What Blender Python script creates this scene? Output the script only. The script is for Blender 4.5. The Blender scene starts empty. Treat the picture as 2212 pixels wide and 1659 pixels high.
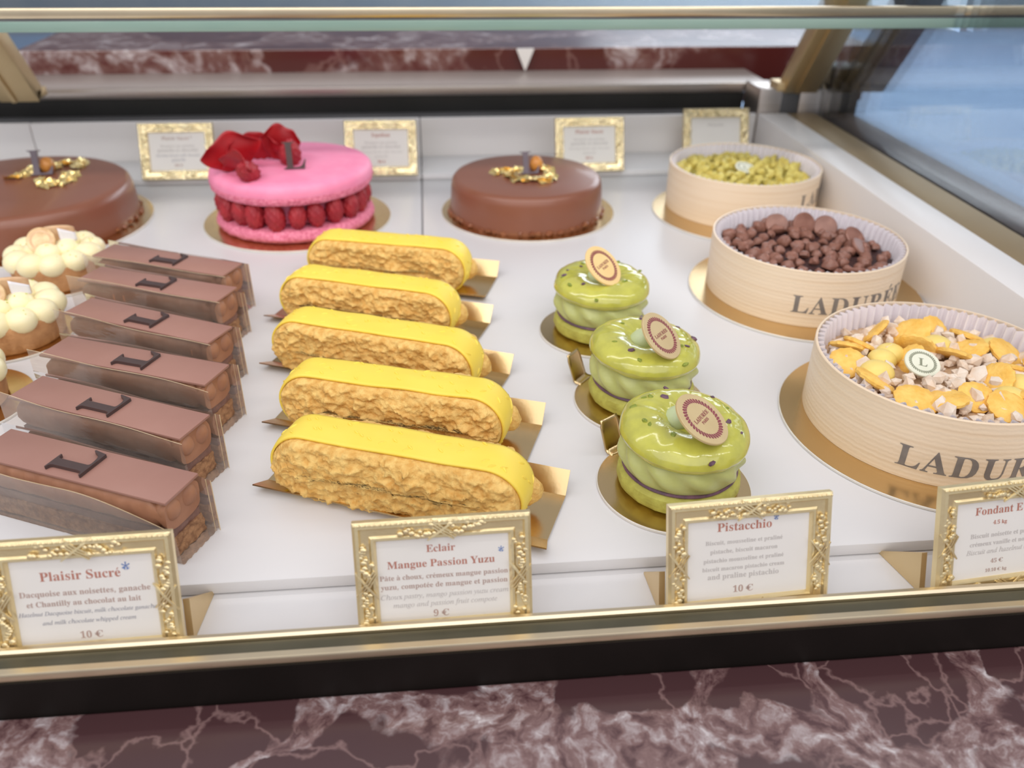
import bpy, bmesh, math, random
from mathutils import Vector, Matrix, noise
from math import sin, cos, pi, radians, sqrt

C = bpy.context.scene.collection
random.seed(7)

# ------------------------------------------------------------------ camera, world, lights
scn = bpy.context.scene
scn.view_settings.view_transform = 'Standard'
scn.view_settings.look = 'None'
scn.view_settings.gamma = 1.0
scn.view_settings.exposure = 0.16
scn.view_settings.use_curve_mapping = False

cam_d = bpy.data.cameras.new('camera')
cam_d.sensor_width = 36.0
cam_d.lens = 36.0 * 1810.0 / 2212.0
cam_d.clip_start = 0.01
cam_d.clip_end = 60
cam_d.dof.use_dof = True
cam_d.dof.focus_distance = 0.43
cam_d.dof.aperture_fstop = 7.5
cam = bpy.data.objects.new('camera', cam_d)
C.objects.link(cam)
RW = Matrix(((0.99538165, -0.0413344, 0.08664198), (-0.09553349, -0.51508082, 0.85180109), (0.00941893, -0.85614439, -0.51665082)))
right = RW @ Vector((1, 0, 0)); up = RW @ Vector((0, -1, 0)); back = RW @ Vector((0, 0, -1))
M = Matrix((right, up, back)).transposed().to_4x4()
M.translation = Vector((0, 0, 0.275))
cam.matrix_world = M
scn.camera = cam

world = bpy.data.worlds.new('world')
scn.world = world
world.use_nodes = True
wb = world.node_tree.nodes['Background']
wb.inputs[0].default_value = (0.80, 0.80, 0.86, 1)
wb.inputs[1].default_value = 0.52

def area(name, loc, target, sx, sy, power, col=(1, 1, 1)):
    d = bpy.data.lights.new(name, 'AREA')
    d.shape = 'RECTANGLE'; d.size = sx; d.size_y = sy; d.energy = power; d.color = col
    o = bpy.data.objects.new(name, d)
    o.location = loc
    o.rotation_euler = (Vector(target) - Vector(loc)).to_track_quat('-Z', 'Y').to_euler()
    C.objects.link(o)
    return o

# front top bar of the display case (separate diodes), two added fill lights, daylight
for k in range(15):
    area('case_diode', (-0.77 + 0.11 * k, 0.20, 0.50), (-0.77 + 0.11 * k, 0.56, 0.0), 0.055, 0.02, 0.06, (1.0, 0.965, 0.94))
area('back_wall_fill', (0.0, 0.50, 0.52), (0.0, 0.95, 0.06), 1.5, 0.05, 2.0, (1.0, 0.96, 0.93))  # unseen light added to brighten the back wall
area('front_fill', (-0.2, -1.2, 1.6), (0.0, 0.6, 0.0), 4.0, 2.2, 36.0, (1.0, 0.97, 0.96))  # broad unseen light added in front for the upright faces
area('daylight', (3.8, 5.2, 1.4), (3.8, 5.2, -0.9), 5.0, 4.5, 340.0, (0.84, 0.92, 1.0))

# ------------------------------------------------------------------ materials
def lin(c):
    return tuple(((v / 255) / 12.92 if v / 255 <= 0.04045 else ((v / 255 + 0.055) / 1.055) ** 2.4) for v in c)

def mat(name, col, rough=0.5, metal=0.0, var=None, vscale=40, vdetail=4, bump=0.0, bscale=200, sss=0.0, coat=0.0, spec=0.5, aniso=None):
    """procedural principled material: base colour mixed with a second colour by noise, and noise bump"""
    m = bpy.data.materials.new(name); m.use_nodes = True
    nt = m.node_tree; b = nt.nodes['Principled BSDF']
    b.inputs['Base Color'].default_value = (*col, 1)
    b.inputs['Roughness'].default_value = rough
    b.inputs['Metallic'].default_value = metal
    b.inputs['Specular IOR Level'].default_value = spec
    if coat:
        b.inputs['Coat Weight'].default_value = coat; b.inputs['Coat Roughness'].default_value = 0.06
    if sss:
        b.inputs['Subsurface Weight'].default_value = sss
        b.inputs['Subsurface Radius'].default_value = (0.004, 0.003, 0.002)
        b.inputs['Subsurface Scale'].default_value = 0.5
    tc = nt.nodes.new('ShaderNodeTexCoord')
    src = tc.outputs['Object']
    if aniso:
        mp = nt.nodes.new('ShaderNodeMapping'); mp.inputs['Scale'].default_value = aniso
        nt.links.new(src, mp.inputs[0]); src = mp.outputs[0]
    if var is not None:
        n = nt.nodes.new('ShaderNodeTexNoise'); n.inputs['Scale'].default_value = vscale; n.inputs['Detail'].default_value = vdetail
        r = nt.nodes.new('ShaderNodeValToRGB')
        r.color_ramp.elements[0].position = 0.35; r.color_ramp.elements[1].position = 0.65
        r.color_ramp.elements[0].color = (*col, 1); r.color_ramp.elements[1].color = (*var, 1)
        nt.links.new(src, n.inputs['Vector']); nt.links.new(n.outputs['Fac'], r.inputs[0]); nt.links.new(r.outputs[0], b.inputs['Base Color'])
    if bump:
        n2 = nt.nodes.new('ShaderNodeTexNoise'); n2.inputs['Scale'].default_value = bscale; n2.inputs['Detail'].default_value = 3
        bp = nt.nodes.new('ShaderNodeBump'); bp.inputs['Strength'].default_value = bump; bp.inputs['Distance'].default_value = 0.001
        nt.links.new(src, n2.inputs['Vector']); nt.links.new(n2.outputs['Fac'], bp.inputs['Height']); nt.links.new(bp.outputs[0], b.inputs['Normal'])
    return m

def glassy(name, tint, gloss, rough=0.03, base=0.05, haze=0.0):
    """thin clear sheet: see-through with a fresnel reflection"""
    m = bpy.data.materials.new(name); m.use_nodes = True
    nt = m.node_tree; nt.nodes.clear()
    o = nt.nodes.new('ShaderNodeOutputMaterial'); mx = nt.nodes.new('ShaderNodeMixShader')
    t = nt.nodes.new('ShaderNodeBsdfTransparent'); t.inputs[0].default_value = (*tint, 1)
    g = nt.nodes.new('ShaderNodeBsdfGlossy'); g.inputs['Roughness'].default_value = rough
    f = nt.nodes.new('ShaderNodeFresnel'); f.inputs[0].default_value = 1.45
    k = nt.nodes.new('ShaderNodeMath'); k.operation = 'MULTIPLY_ADD'; k.inputs[1].default_value = gloss; k.inputs[2].default_value = base
    k.use_clamp = True
    nt.links.new(f.outputs[0], k.inputs[0]); nt.links.new(k.outputs[0], mx.inputs[0])
    nt.links.new(t.outputs[0], mx.inputs[1]); nt.links.new(g.outputs[0], mx.inputs[2])
    last = mx
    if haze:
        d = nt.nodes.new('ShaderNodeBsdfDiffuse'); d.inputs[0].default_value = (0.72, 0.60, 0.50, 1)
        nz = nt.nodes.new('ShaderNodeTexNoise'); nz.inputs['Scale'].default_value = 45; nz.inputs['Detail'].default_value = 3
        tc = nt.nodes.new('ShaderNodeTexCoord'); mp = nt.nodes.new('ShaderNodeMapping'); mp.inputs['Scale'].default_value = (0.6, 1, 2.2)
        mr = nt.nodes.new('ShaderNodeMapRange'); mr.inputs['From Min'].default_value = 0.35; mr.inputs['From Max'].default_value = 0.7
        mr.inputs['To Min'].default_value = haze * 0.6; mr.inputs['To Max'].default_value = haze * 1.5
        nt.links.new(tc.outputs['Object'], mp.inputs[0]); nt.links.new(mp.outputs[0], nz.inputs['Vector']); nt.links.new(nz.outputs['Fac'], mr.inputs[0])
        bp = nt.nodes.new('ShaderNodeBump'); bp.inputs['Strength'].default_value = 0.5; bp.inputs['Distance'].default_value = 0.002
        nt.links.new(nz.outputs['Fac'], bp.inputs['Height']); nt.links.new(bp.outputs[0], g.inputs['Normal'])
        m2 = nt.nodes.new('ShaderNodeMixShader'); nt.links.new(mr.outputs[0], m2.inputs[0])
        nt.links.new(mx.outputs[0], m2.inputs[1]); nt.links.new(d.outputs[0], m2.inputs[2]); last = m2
    nt.links.new(last.outputs[0], o.inputs[0])
    return m

def marble(name, dark, mid, pale, scale, rough=0.12, seed=0.0, pale_amt=0.5):
    m = bpy.data.materials.new(name); m.use_nodes = True
    nt = m.node_tree; b = nt.nodes['Principled BSDF']; L = nt.links.new
    b.inputs['Roughness'].default_value = rough
    tc = nt.nodes.new('ShaderNodeTexCoord'); mp = nt.nodes.new('ShaderNodeMapping')
    mp.inputs['Location'].default_value = (seed, seed * 1.7, seed * 0.3); mp.inputs['Scale'].default_value = (scale,) * 3
    L(tc.outputs['Object'], mp.inputs[0])
    nz = nt.nodes.new('ShaderNodeTexNoise'); nz.inputs['Scale'].default_value = 1.6; nz.inputs['Detail'].default_value = 5
    L(mp.outputs[0], nz.inputs['Vector'])
    ad = nt.nodes.new('ShaderNodeVectorMath'); ad.operation = 'MULTIPLY_ADD'
    ad.inputs[1].default_value = (0.9, 0.9, 0.9)
    L(nz.outputs['Color'], ad.inputs[0]); L(mp.outputs[0], ad.inputs[2])
    vo = nt.nodes.new('ShaderNodeTexVoronoi'); vo.feature = 'DISTANCE_TO_EDGE'; vo.inputs['Scale'].default_value = 0.8
    L(ad.outputs[0], vo.inputs['Vector'])
    # matrix mask between the clasts
    big = nt.nodes.new('ShaderNodeTexNoise'); big.inputs['Scale'].default_value = 0.7; big.inputs['Detail'].default_value = 2
    L(mp.outputs[0], big.inputs['Vector'])
    wid = nt.nodes.new('ShaderNodeMapRange'); wid.inputs['From Min'].default_value = 0.35; wid.inputs['From Max'].default_value = 0.65
    wid.inputs['To Min'].default_value = 0.03; wid.inputs['To Max'].default_value = 0.30
    L(big.outputs['Fac'], wid.inputs[0])
    dv = nt.nodes.new('ShaderNodeMath'); dv.operation = 'DIVIDE'; L(vo.outputs['Distance'], dv.inputs[0]); L(wid.outputs[0], dv.inputs[1])
    rm = nt.nodes.new('ShaderNodeValToRGB'); rm.color_ramp.elements[0].position = 0.75; rm.color_ramp.elements[1].position = 1.0
    L(dv.outputs[0], rm.inputs[0])
    # matrix colour: mid to pale blotches
    n2 = nt.nodes.new('ShaderNodeTexNoise'); n2.inputs['Scale'].default_value = 7; n2.inputs['Detail'].default_value = 6; n2.inputs['Roughness'].default_value = 0.6
    L(ad.outputs[0], n2.inputs['Vector'])
    r2 = nt.nodes.new('ShaderNodeValToRGB'); e = r2.color_ramp.elements
    e[0].position = 0.36; e[0].color = (*[v * 1.2 for v in dark], 1)
    e[1].position = 0.70; e[1].color = (*pale, 1)
    x = e.new(0.50); x.color = (*mid, 1)
    x = e.new(0.68 - 0.10 * pale_amt); x.color = (*[(a + c) / 2 for a, c in zip(mid, pale)], 1)
    L(n2.outputs['Fac'], r2.inputs[0])
    # clast colour with thin veins
    v2 = nt.nodes.new('ShaderNodeTexVoronoi'); v2.feature = 'DISTANCE_TO_EDGE'; v2.inputs['Scale'].default_value = 1.7
    L(ad.outputs[0], v2.inputs['Vector'])
    r3 = nt.nodes.new('ShaderNodeValToRGB'); e = r3.color_ramp.elements
    e[0].position = 0.0; e[0].color = (*mid, 1); e[1].position = 0.03; e[1].color = (*dark, 1)
    L(v2.outputs['Distance'], r3.inputs[0])
    mx = nt.nodes.new('ShaderNodeMix'); mx.data_type = 'RGBA'
    L(rm.outputs[0], mx.inputs['Factor']); L(r2.outputs[0], mx.inputs[6]); L(r3.outputs[0], mx.inputs[7])
    L(mx.outputs[2], b.inputs['Base Color'])
    return m

MT = {}
MT['tray'] = mat('white_lacquer', (0.70, 0.69, 0.695), 0.32, var=(0.72, 0.71, 0.715), vscale=8, bump=0.02, bscale=900)
MT['panel'] = mat('white_panel', (0.82, 0.795, 0.78), 0.35, var=(0.835, 0.81, 0.80), vscale=8)
MT['brass'] = mat('satin_brass', (0.72, 0.55, 0.31), 0.42, 0.85, var=(0.76, 0.59, 0.34), vscale=30, bump=0.05, bscale=300)
MT['brass_matt'] = mat('matt_brass_strip', (0.40, 0.30, 0.175), 0.5, 0.55, var=(0.43, 0.325, 0.19), vscale=12)
MT['rail'] = mat('champagne_metal', (0.78, 0.66, 0.46), 0.28, 1.0, var=(0.72, 0.60, 0.42), vscale=25)
MT['slot'] = mat('olive_bronze', (0.085, 0.078, 0.048), 0.35, 0.4, var=(0.11, 0.10, 0.065), vscale=30)
MT['near_black'] = mat('near_black_metal', (0.008, 0.006, 0.005), 0.5, 0.0, var=(0.011, 0.008, 0.007), vscale=20, spec=0.15)  # colour of the black block; on the fascia it paints the rail's shadow
MT['steel'] = mat('brushed_steel', (0.62, 0.56, 0.52), 0.33, 1.0, var=(0.54, 0.48, 0.43), vscale=6, aniso=(1, 40, 40))
MT['steel_top'] = mat('satin_steel_top', (0.42, 0.36, 0.325), 0.4, 0.15, var=(0.46, 0.39, 0.35), vscale=6)
MT['black'] = mat('black_recess', (0.008, 0.008, 0.007), 0.4, var=(0.013, 0.012, 0.011), vscale=14)
MT['grey_dark'] = mat('dark_grey_metal', (0.10, 0.10, 0.105), 0.4, 0.3, var=(0.13, 0.13, 0.135), vscale=14)
MT['marble_front'] = marble('red_marble_counter', lin((76, 50, 52)), lin((128, 100, 98)), lin((206, 198, 200)), 15.0, 0.2, 3.3, 0.5)
MT['marble_back'] = marble('red_marble_back', lin((84, 36, 32)), lin((120, 84, 78)), lin((215, 205, 205)), 6.0, 0.16, 8.1, 0.4)
MT['marble_side'] = marble('mauve_marble_sill', lin((178, 164, 168)), lin((192, 178, 182)), lin((216, 206, 210)), 22.0, 0.2, 1.4, 0.3)
MT['gold_board'] = mat('gold_card', (0.66, 0.49, 0.26), 0.24, 1.0, var=(0.70, 0.52, 0.28), vscale=14, bump=0.03, bscale=500)
MT['gold_frame'] = mat('gilt_moulding', (0.88, 0.74, 0.44), 0.28, 0.75, var=(0.82, 0.67, 0.38), vscale=60, bump=0.12, bscale=500)
MT['gold_leaf'] = mat('gold_leaf', (0.95, 0.70, 0.25), 0.22, 0.85, var=(1.0, 0.82, 0.42), vscale=150)
MT['paper'] = mat('white_card_paper', lin((226, 222, 216)), 0.45, var=lin((230, 226, 221)), vscale=20)
MT['ink_red'] = mat('brown_red_ink', lin((184, 124, 108)), 0.6, var=lin((176, 116, 100)), vscale=90)
MT['ink_brown'] = mat('brown_ink', lin((182, 156, 146)), 0.6, var=lin((174, 148, 138)), vscale=90)
MT['ink_slate'] = mat('slate_ink', lin((150, 150, 160)), 0.6, var=lin((142, 142, 152)), vscale=90)
MT['ink_pale'] = mat('pale_grey_ink', lin((194, 188, 184)), 0.6, var=lin((188, 182, 178)), vscale=90)
MT['ink_blue'] = mat('blue_ink', lin((110, 135, 185)), 0.6, var=lin((100, 125, 175)), vscale=90)
MT['ink_grey'] = mat('printed_grey', lin((120, 112, 108)), 0.6, var=lin((140, 132, 126)), vscale=90)
MT['gold_crinkle'] = mat('crinkled_gilt', (0.86, 0.74, 0.48), 0.22, 0.9, var=(0.78, 0.65, 0.38), vscale=120, bump=1.0, bscale=230)
MT['card_edge'] = mat('white_card_edge', lin((232, 228, 220)), 0.6, var=lin((220, 214, 204)), vscale=60)
MT['choc_plate'] = mat('milk_chocolate_plate', lin((160, 117, 104)), 0.38, var=lin((167, 124, 111)), vscale=25, bump=0.02, bscale=200)
MT['choc_dark'] = mat('dark_chocolate', lin((72, 56, 54)), 0.32, var=lin((80, 62, 60)), vscale=60)
MT['choc_letter'] = mat('grey_sheen_chocolate', lin((104, 92, 102)), 0.35, var=lin((92, 80, 88)), vscale=60)  # dark chocolate with its reflections mixed in as grey
MT['mousse'] = mat('milk_chocolate_mousse', lin((176, 126, 96)), 0.5, var=lin((162, 112, 84)), vscale=90, bump=0.1, bscale=300, sss=0.1)
MT['ganache'] = mat('ganache_layer', lin((116, 84, 76)), 0.5, var=lin((132, 96, 84)), vscale=200, bump=0.3, bscale=500)
MT['dacquoise'] = mat('hazelnut_biscuit', lin((180, 136, 98)), 0.8, var=lin((134, 94, 66)), vscale=330, bump=0.8, bscale=700)
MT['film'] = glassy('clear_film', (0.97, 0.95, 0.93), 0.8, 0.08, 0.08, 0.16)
MT['film_edge'] = mat('film_cut_edge', lin((205, 180, 140)), 0.2, var=lin((225, 205, 170)), vscale=90)
MT['glaze'] = mat('milk_chocolate_glaze', lin((136, 84, 62)), 0.36, var=lin((130, 80, 60)), vscale=12, coat=0.12)
MT['glaze_foot'] = mat('reflected_glaze', lin((120, 66, 42)), 0.25, var=lin((150, 96, 66)), vscale=160, bump=0.4, bscale=300)
MT['hazelnut'] = mat('roasted_hazelnut', lin((190, 120, 50)), 0.35, var=lin((214, 150, 76)), vscale=150)
MT['pink'] = mat('pink_macaron', lin((252, 152, 186)), 0.55, var=lin((248, 142, 178)), vscale=60, bump=0.15, bscale=400, sss=0.1)
MT['pink_foot'] = mat('pink_macaron_foot', lin((244, 148, 172)), 0.8, var=lin((216, 104, 132)), vscale=420, bump=0.9, bscale=600)
MT['raspberry'] = mat('raspberry', lin((176, 44, 52)), 0.5, var=lin((150, 30, 44)), vscale=70, sss=0.1)
MT['petal'] = mat('red_petal', lin((176, 16, 26)), 0.45, var=lin((146, 10, 22)), vscale=45, bump=0.1, bscale=200)
MT['yellow'] = mat('yellow_mango_shell', lin((250, 218, 82)), 0.5, var=lin((252, 222, 92)), vscale=30, sss=0.1)
MT['choux'] = mat('choux_craquelin', lin((240, 202, 122)), 0.75, var=lin((218, 166, 84)), vscale=260, bump=0.9, bscale=560)
MT['pist_shell'] = mat('pistachio_macaron_shell', lin((196, 194, 92)), 0.6, var=lin((176, 170, 76)), vscale=160, bump=0.5, bscale=500)
MT['pist_glaze'] = mat('pistachio_glazed_ring', lin((198, 196, 84)), 0.16, var=lin((182, 180, 78)), vscale=120, coat=0.6, bump=0.12, bscale=220)
MT['pist_cream'] = mat('pistachio_cream', lin((196, 200, 132)), 0.35, var=lin((186, 190, 116)), vscale=70, sss=0.1)
MT['pist_dot'] = mat('pale_green_cream', lin((204, 216, 172)), 0.35, var=lin((198, 210, 164)), vscale=60, sss=0.1)
MT['chip_dark'] = mat('pistachio_skin', lin((92, 66, 84)), 0.5, var=lin((120, 84, 100)), vscale=300)
MT['chip_green'] = mat('pistachio_chip', lin((120, 134, 40)), 0.5, var=lin((150, 160, 60)), vscale=300)
MT['seal_gold'] = mat('gold_white_chocolate_disc', lin((205, 182, 134)), 0.3, var=lin((198, 174, 126)), vscale=60)
MT['seal_lit'] = mat('lit_gold_disc', lin((246, 214, 150)), 0.35, var=lin((242, 206, 142)), vscale=60)  # the gold disc again, the light on it put into the colour
MT['seal_red'] = mat('burgundy_print', lin((128, 52, 60)), 0.4, var=lin((142, 64, 70)), vscale=300)
MT['seal_white'] = mat('white_chocolate_disc', lin((232, 232, 212)), 0.35, var=lin((224, 224, 202)), vscale=60)
MT['seal_green'] = mat('sage_print', lin((148, 150, 126)), 0.4, var=lin((130, 132, 110)), vscale=300)
MT['seal_toast'] = mat('toasted_chocolate_disc', lin((240, 212, 164)), 0.3, var=lin((206, 164, 112)), vscale=120)
MT['lemon'] = mat('lemon_cream', lin((250, 238, 196)), 0.3, var=lin((248, 234, 186)), vscale=50, sss=0.15)
MT['zest'] = mat('lime_zest', lin((206, 210, 96)), 0.5, var=lin((190, 196, 80)), vscale=300)
MT['tart'] = mat('shortcrust', lin((200, 148, 98)), 0.7, var=lin((180, 126, 80)), vscale=140, bump=0.5, bscale=520)
MT['sugar'] = mat('white_sugar_sheet', lin((232, 230, 236)), 0.3, var=lin((240, 238, 242)), vscale=60)
MT['bark'] = mat('toasted_meringue', lin((206, 160, 118)), 0.5, var=lin((232, 200, 160)), vscale=90)
MT['liner'] = mat('pleated_paper', lin((238, 232, 236)), 0.6, var=lin((232, 226, 230)), vscale=60)
MT['pist_nut'] = mat('chopped_pistachio', lin((222, 210, 122)), 0.55, var=lin((206, 184, 86)), vscale=160, bump=0.3, bscale=400)
MT['pist_bed'] = mat('pistachio_crumb_bed', lin((190, 176, 86)), 0.7, var=lin((150, 136, 60)), vscale=220, bump=0.8, bscale=500)
MT['choc_drop'] = mat('milk_chocolate_drop', lin((152, 106, 90)), 0.36, var=lin((130, 86, 70)), vscale=130)
MT['choc_bed'] = mat('dark_chocolate_bed', lin((74, 46, 44)), 0.5, var=lin((56, 34, 34)), vscale=200, bump=0.6, bscale=400)
MT['biscuit'] = mat('golden_biscuit', lin((252, 208, 112)), 0.65, var=lin((242, 188, 84)), vscale=200, bump=0.6, bscale=500)
MT['vanilla'] = mat('vanilla_cream_dome', lin((246, 220, 130)), 0.4, var=lin((242, 212, 116)), vscale=80, sss=0.1)
MT['nougat'] = mat('hazelnut_chip', lin((222, 196, 170)), 0.6, var=lin((238, 224, 208)), vscale=130, bump=0.3, bscale=400)
MT['nougat_bed'] = mat('caramel_crumb_bed', lin((214, 184, 150)), 0.7, var=lin((190, 152, 116)), vscale=230, bump=0.8, bscale=500)
MT['glass_edge'] = mat('green_glass_edge', lin((122, 148, 138)), 0.1, var=lin((138, 160, 150)), vscale=5, aniso=(1, 6, 6))
MT['glass_pane'] = glassy('clear_pane', (0.90, 0.95, 0.95), 1.0, 0.02, 0.0)
MT['glass_side'] = glassy('side_pane', (0.93, 0.96, 0.98), 0.8, 0.02, 0.0)
MT['shop_floor'] = mat('pale_blue_shop_floor', lin((146, 170, 200)), 0.5, var=lin((154, 178, 206)), vscale=2)
MT['shop_wall'] = mat('blue_grey_wall', lin((150, 156, 162)), 0.6, var=lin((165, 168, 170)), vscale=3)

def wood_mat():
    m = mat('thin_poplar_wood', lin((244, 224, 198)), 0.38, var=lin((236, 212, 182)), vscale=5, aniso=(1, 1, 70))
    nt = m.node_tree; b = nt.nodes['Principled BSDF']
    tc = nt.nodes.new('ShaderNodeTexCoord'); w = nt.nodes.new('ShaderNodeTexWave'); w.bands_direction = 'Z'
    w.inputs['Scale'].default_value = 110; w.inputs['Distortion'].default_value = 2.5; w.inputs['Detail Scale'].default_value = 3
    bp = nt.nodes.new('ShaderNodeBump'); bp.inputs['Strength'].default_value = 0.16; bp.inputs['Distance'].default_value = 0.0006
    nt.links.new(tc.outputs['Object'], w.inputs['Vector']); nt.links.new(w.outputs['Fac'], bp.inputs['Height']); nt.links.new(bp.outputs[0], b.inputs['Normal'])
    return m
MT['wood'] = wood_mat()

# ------------------------------------------------------------------ mesh helpers
def obj(name, bm, m, parent=None, loc=None, smooth=True, mods=()):
    me = bm if isinstance(bm, bpy.types.Mesh) else bpy.data.meshes.new(name)
    if not isinstance(bm, bpy.types.Mesh):
        bmesh.ops.recalc_face_normals(bm, faces=bm.faces)
        bm.to_mesh(me); bm.free()
    if isinstance(m, str): m = MT[m]
    if m and not me.materials: me.materials.append(m)
    if smooth:
        me.polygons.foreach_set('use_smooth', [True] * len(me.polygons))
        try: me.set_sharp_from_angle(angle=radians(38))
        except Exception: pass
    o = bpy.data.objects.new(name, me)
    C.objects.link(o)
    if parent: o.parent = parent
    if loc is not None: o.location = loc
    return o

def tag(o, label, cat, group=None, kind=None):
    if label: o['label'] = label
    if cat: o['category'] = cat
    if group: o['group'] = group
    if kind: o['kind'] = kind
    return o

def thing(name, label, cat, loc=(0, 0, 0), rot=(0, 0, 0), group=None):
    o = bpy.data.objects.new(name, None); C.objects.link(o)
    o.empty_display_size = 0.01
    o.location = loc; o.rotation_euler = rot
    return tag(o, label, cat, group)

def struct(name, bm, m, smooth=False):
    o = obj(name, bm, m, smooth=smooth); o['kind'] = 'structure'; return o

def box(bm, x0, x1, y0, y1, z0, z1, bev=0.0):
    v = [bm.verts.new(p) for p in ((x0, y0, z0), (x1, y0, z0), (x1, y1, z0), (x0, y1, z0), (x0, y0, z1), (x1, y0, z1), (x1, y1, z1), (x0, y1, z1))]
    fs = [bm.faces.new([v[i] for i in f]) for f in ((3, 2, 1, 0), (4, 5, 6, 7), (0, 1, 5, 4), (1, 2, 6, 5), (2, 3, 7, 6), (3, 0, 4, 7))]
    if bev:
        es = list({e for f in fs for e in f.edges})
        bmesh.ops.bevel(bm, geom=es, offset=bev, segments=2, affect='EDGES', profile=0.5)
    return bm

def newbox(*a, **k):
    return box(bmesh.new(), *a, **k)

def prism_x(prof, x0, x1, close=True):
    """profile of (y,z) points swept along x"""
    bm = bmesh.new()
    a = [bm.verts.new((x0, y, z)) for y, z in prof]; b = [bm.verts.new((x1, y, z)) for y, z in prof]
    n = len(prof)
    for i in range(n if close else n - 1):
        j = (i + 1) % n; bm.faces.new((a[i], a[j], b[j], b[i]))
    if close:
        bm.faces.new(a); bm.faces.new(b[::-1])
    return bm

def lathe(prof, n=64, fn=None, bm=None, cap=True):
    """profile of (r,z); fn(r,z,ang,i)->(r,z) perturbs"""
    bm = bm or bmesh.new(); rings = []
    for i, (r, z) in enumerate(prof):
        if r < 1e-7:
            rings.append([bm.verts.new((0, 0, z))]); continue
        ring = []
        for k in range(n):
            a = 2 * pi * k / n; rr, zz = (r, z) if not fn else fn(r, z, a, i)
            ring.append(bm.verts.new((rr * cos(a), rr * sin(a), zz)))
        rings.append(ring)
    for p, q in zip(rings, rings[1:]):
        for k in range(n):
            j = (k + 1) % n
            if len(p) == 1 and len(q) > 1: bm.faces.new((p[0], q[k], q[j]))
            elif len(q) == 1 and len(p) > 1: bm.faces.new((p[k], q[0], p[j]))
            elif len(p) > 1: bm.faces.new((p[k], q[k], q[j], p[j]))
    return bm

def blob(r=1.0, sub=2, sc=(1, 1, 1), amp=0.0, freq=1.5, seed=0.0, bm=None, loc=(0, 0, 0), rot=None, fn=None):
    bm2 = bm or bmesh.new()
    g = bmesh.ops.create_icosphere(bm2, subdivisions=sub, radius=1.0)
    mtx = rot.to_matrix() if rot is not None else Matrix.Identity(3)
    for v in g['verts']:
        d = v.co.normalized(); k = 1.0
        if amp: k += amp * noise.noise(d * freq + Vector((seed, seed * 2.3, seed * .7)))
        if fn: k *= fn(d)
        v.co = mtx @ Vector((d.x * sc[0], d.y * sc[1], d.z * sc[2])) * (k * r) + Vector(loc)
    return bm2

def sheet(fn, nu, nv, bm=None):
    bm = bm or bmesh.new()
    g = [[bm.verts.new(fn(u / nu, v / nv)) for v in range(nv + 1)] for u in range(nu + 1)]
    for u in range(nu):
        for v in range(nv):
            bm.faces.new((g[u][v], g[u + 1][v], g[u + 1][v + 1], g[u][v + 1]))
    return bm

def solid(o, th, off=0.0):
    md = o.modifiers.new('thickness', 'SOLIDIFY'); md.thickness = th; md.offset = off
    return o

def tube(pts, r, n=6, bm=None):
    bm = bm or bmesh.new(); rings = []
    pts = [Vector(p) for p in pts]
    for i, p in enumerate(pts):
        d = (pts[min(i + 1, len(pts) - 1)] - pts[max(i - 1, 0)]).normalized()
        a = d.orthogonal().normalized(); 
        if i: a = (la - d * la.dot(d)).normalized()
        la = a; b = d.cross(a)
        rr = r[i] if isinstance(r, (list, tuple)) else r
        rings.append([bm.verts.new(p + (a * cos(2 * pi * k / n) + b * sin(2 * pi * k / n)) * rr) for k in range(n)])
    for p, q in zip(rings, rings[1:]):
        for k in range(n):
            bm.faces.new((p[k], p[(k + 1) % n], q[(k + 1) % n], q[k]))
    bm.faces.new(rings[0][::-1]); bm.faces.new(rings[-1])
    return bm

def clone(o, parent, loc, rot=(0, 0, 0), s=1.0, name=None):
    c = o.copy(); C.objects.link(c); c.parent = parent; c.location = loc; c.rotation_euler = rot
    c.scale = (s, s, s) if not isinstance(s, (tuple, list)) else s
    return c

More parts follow.
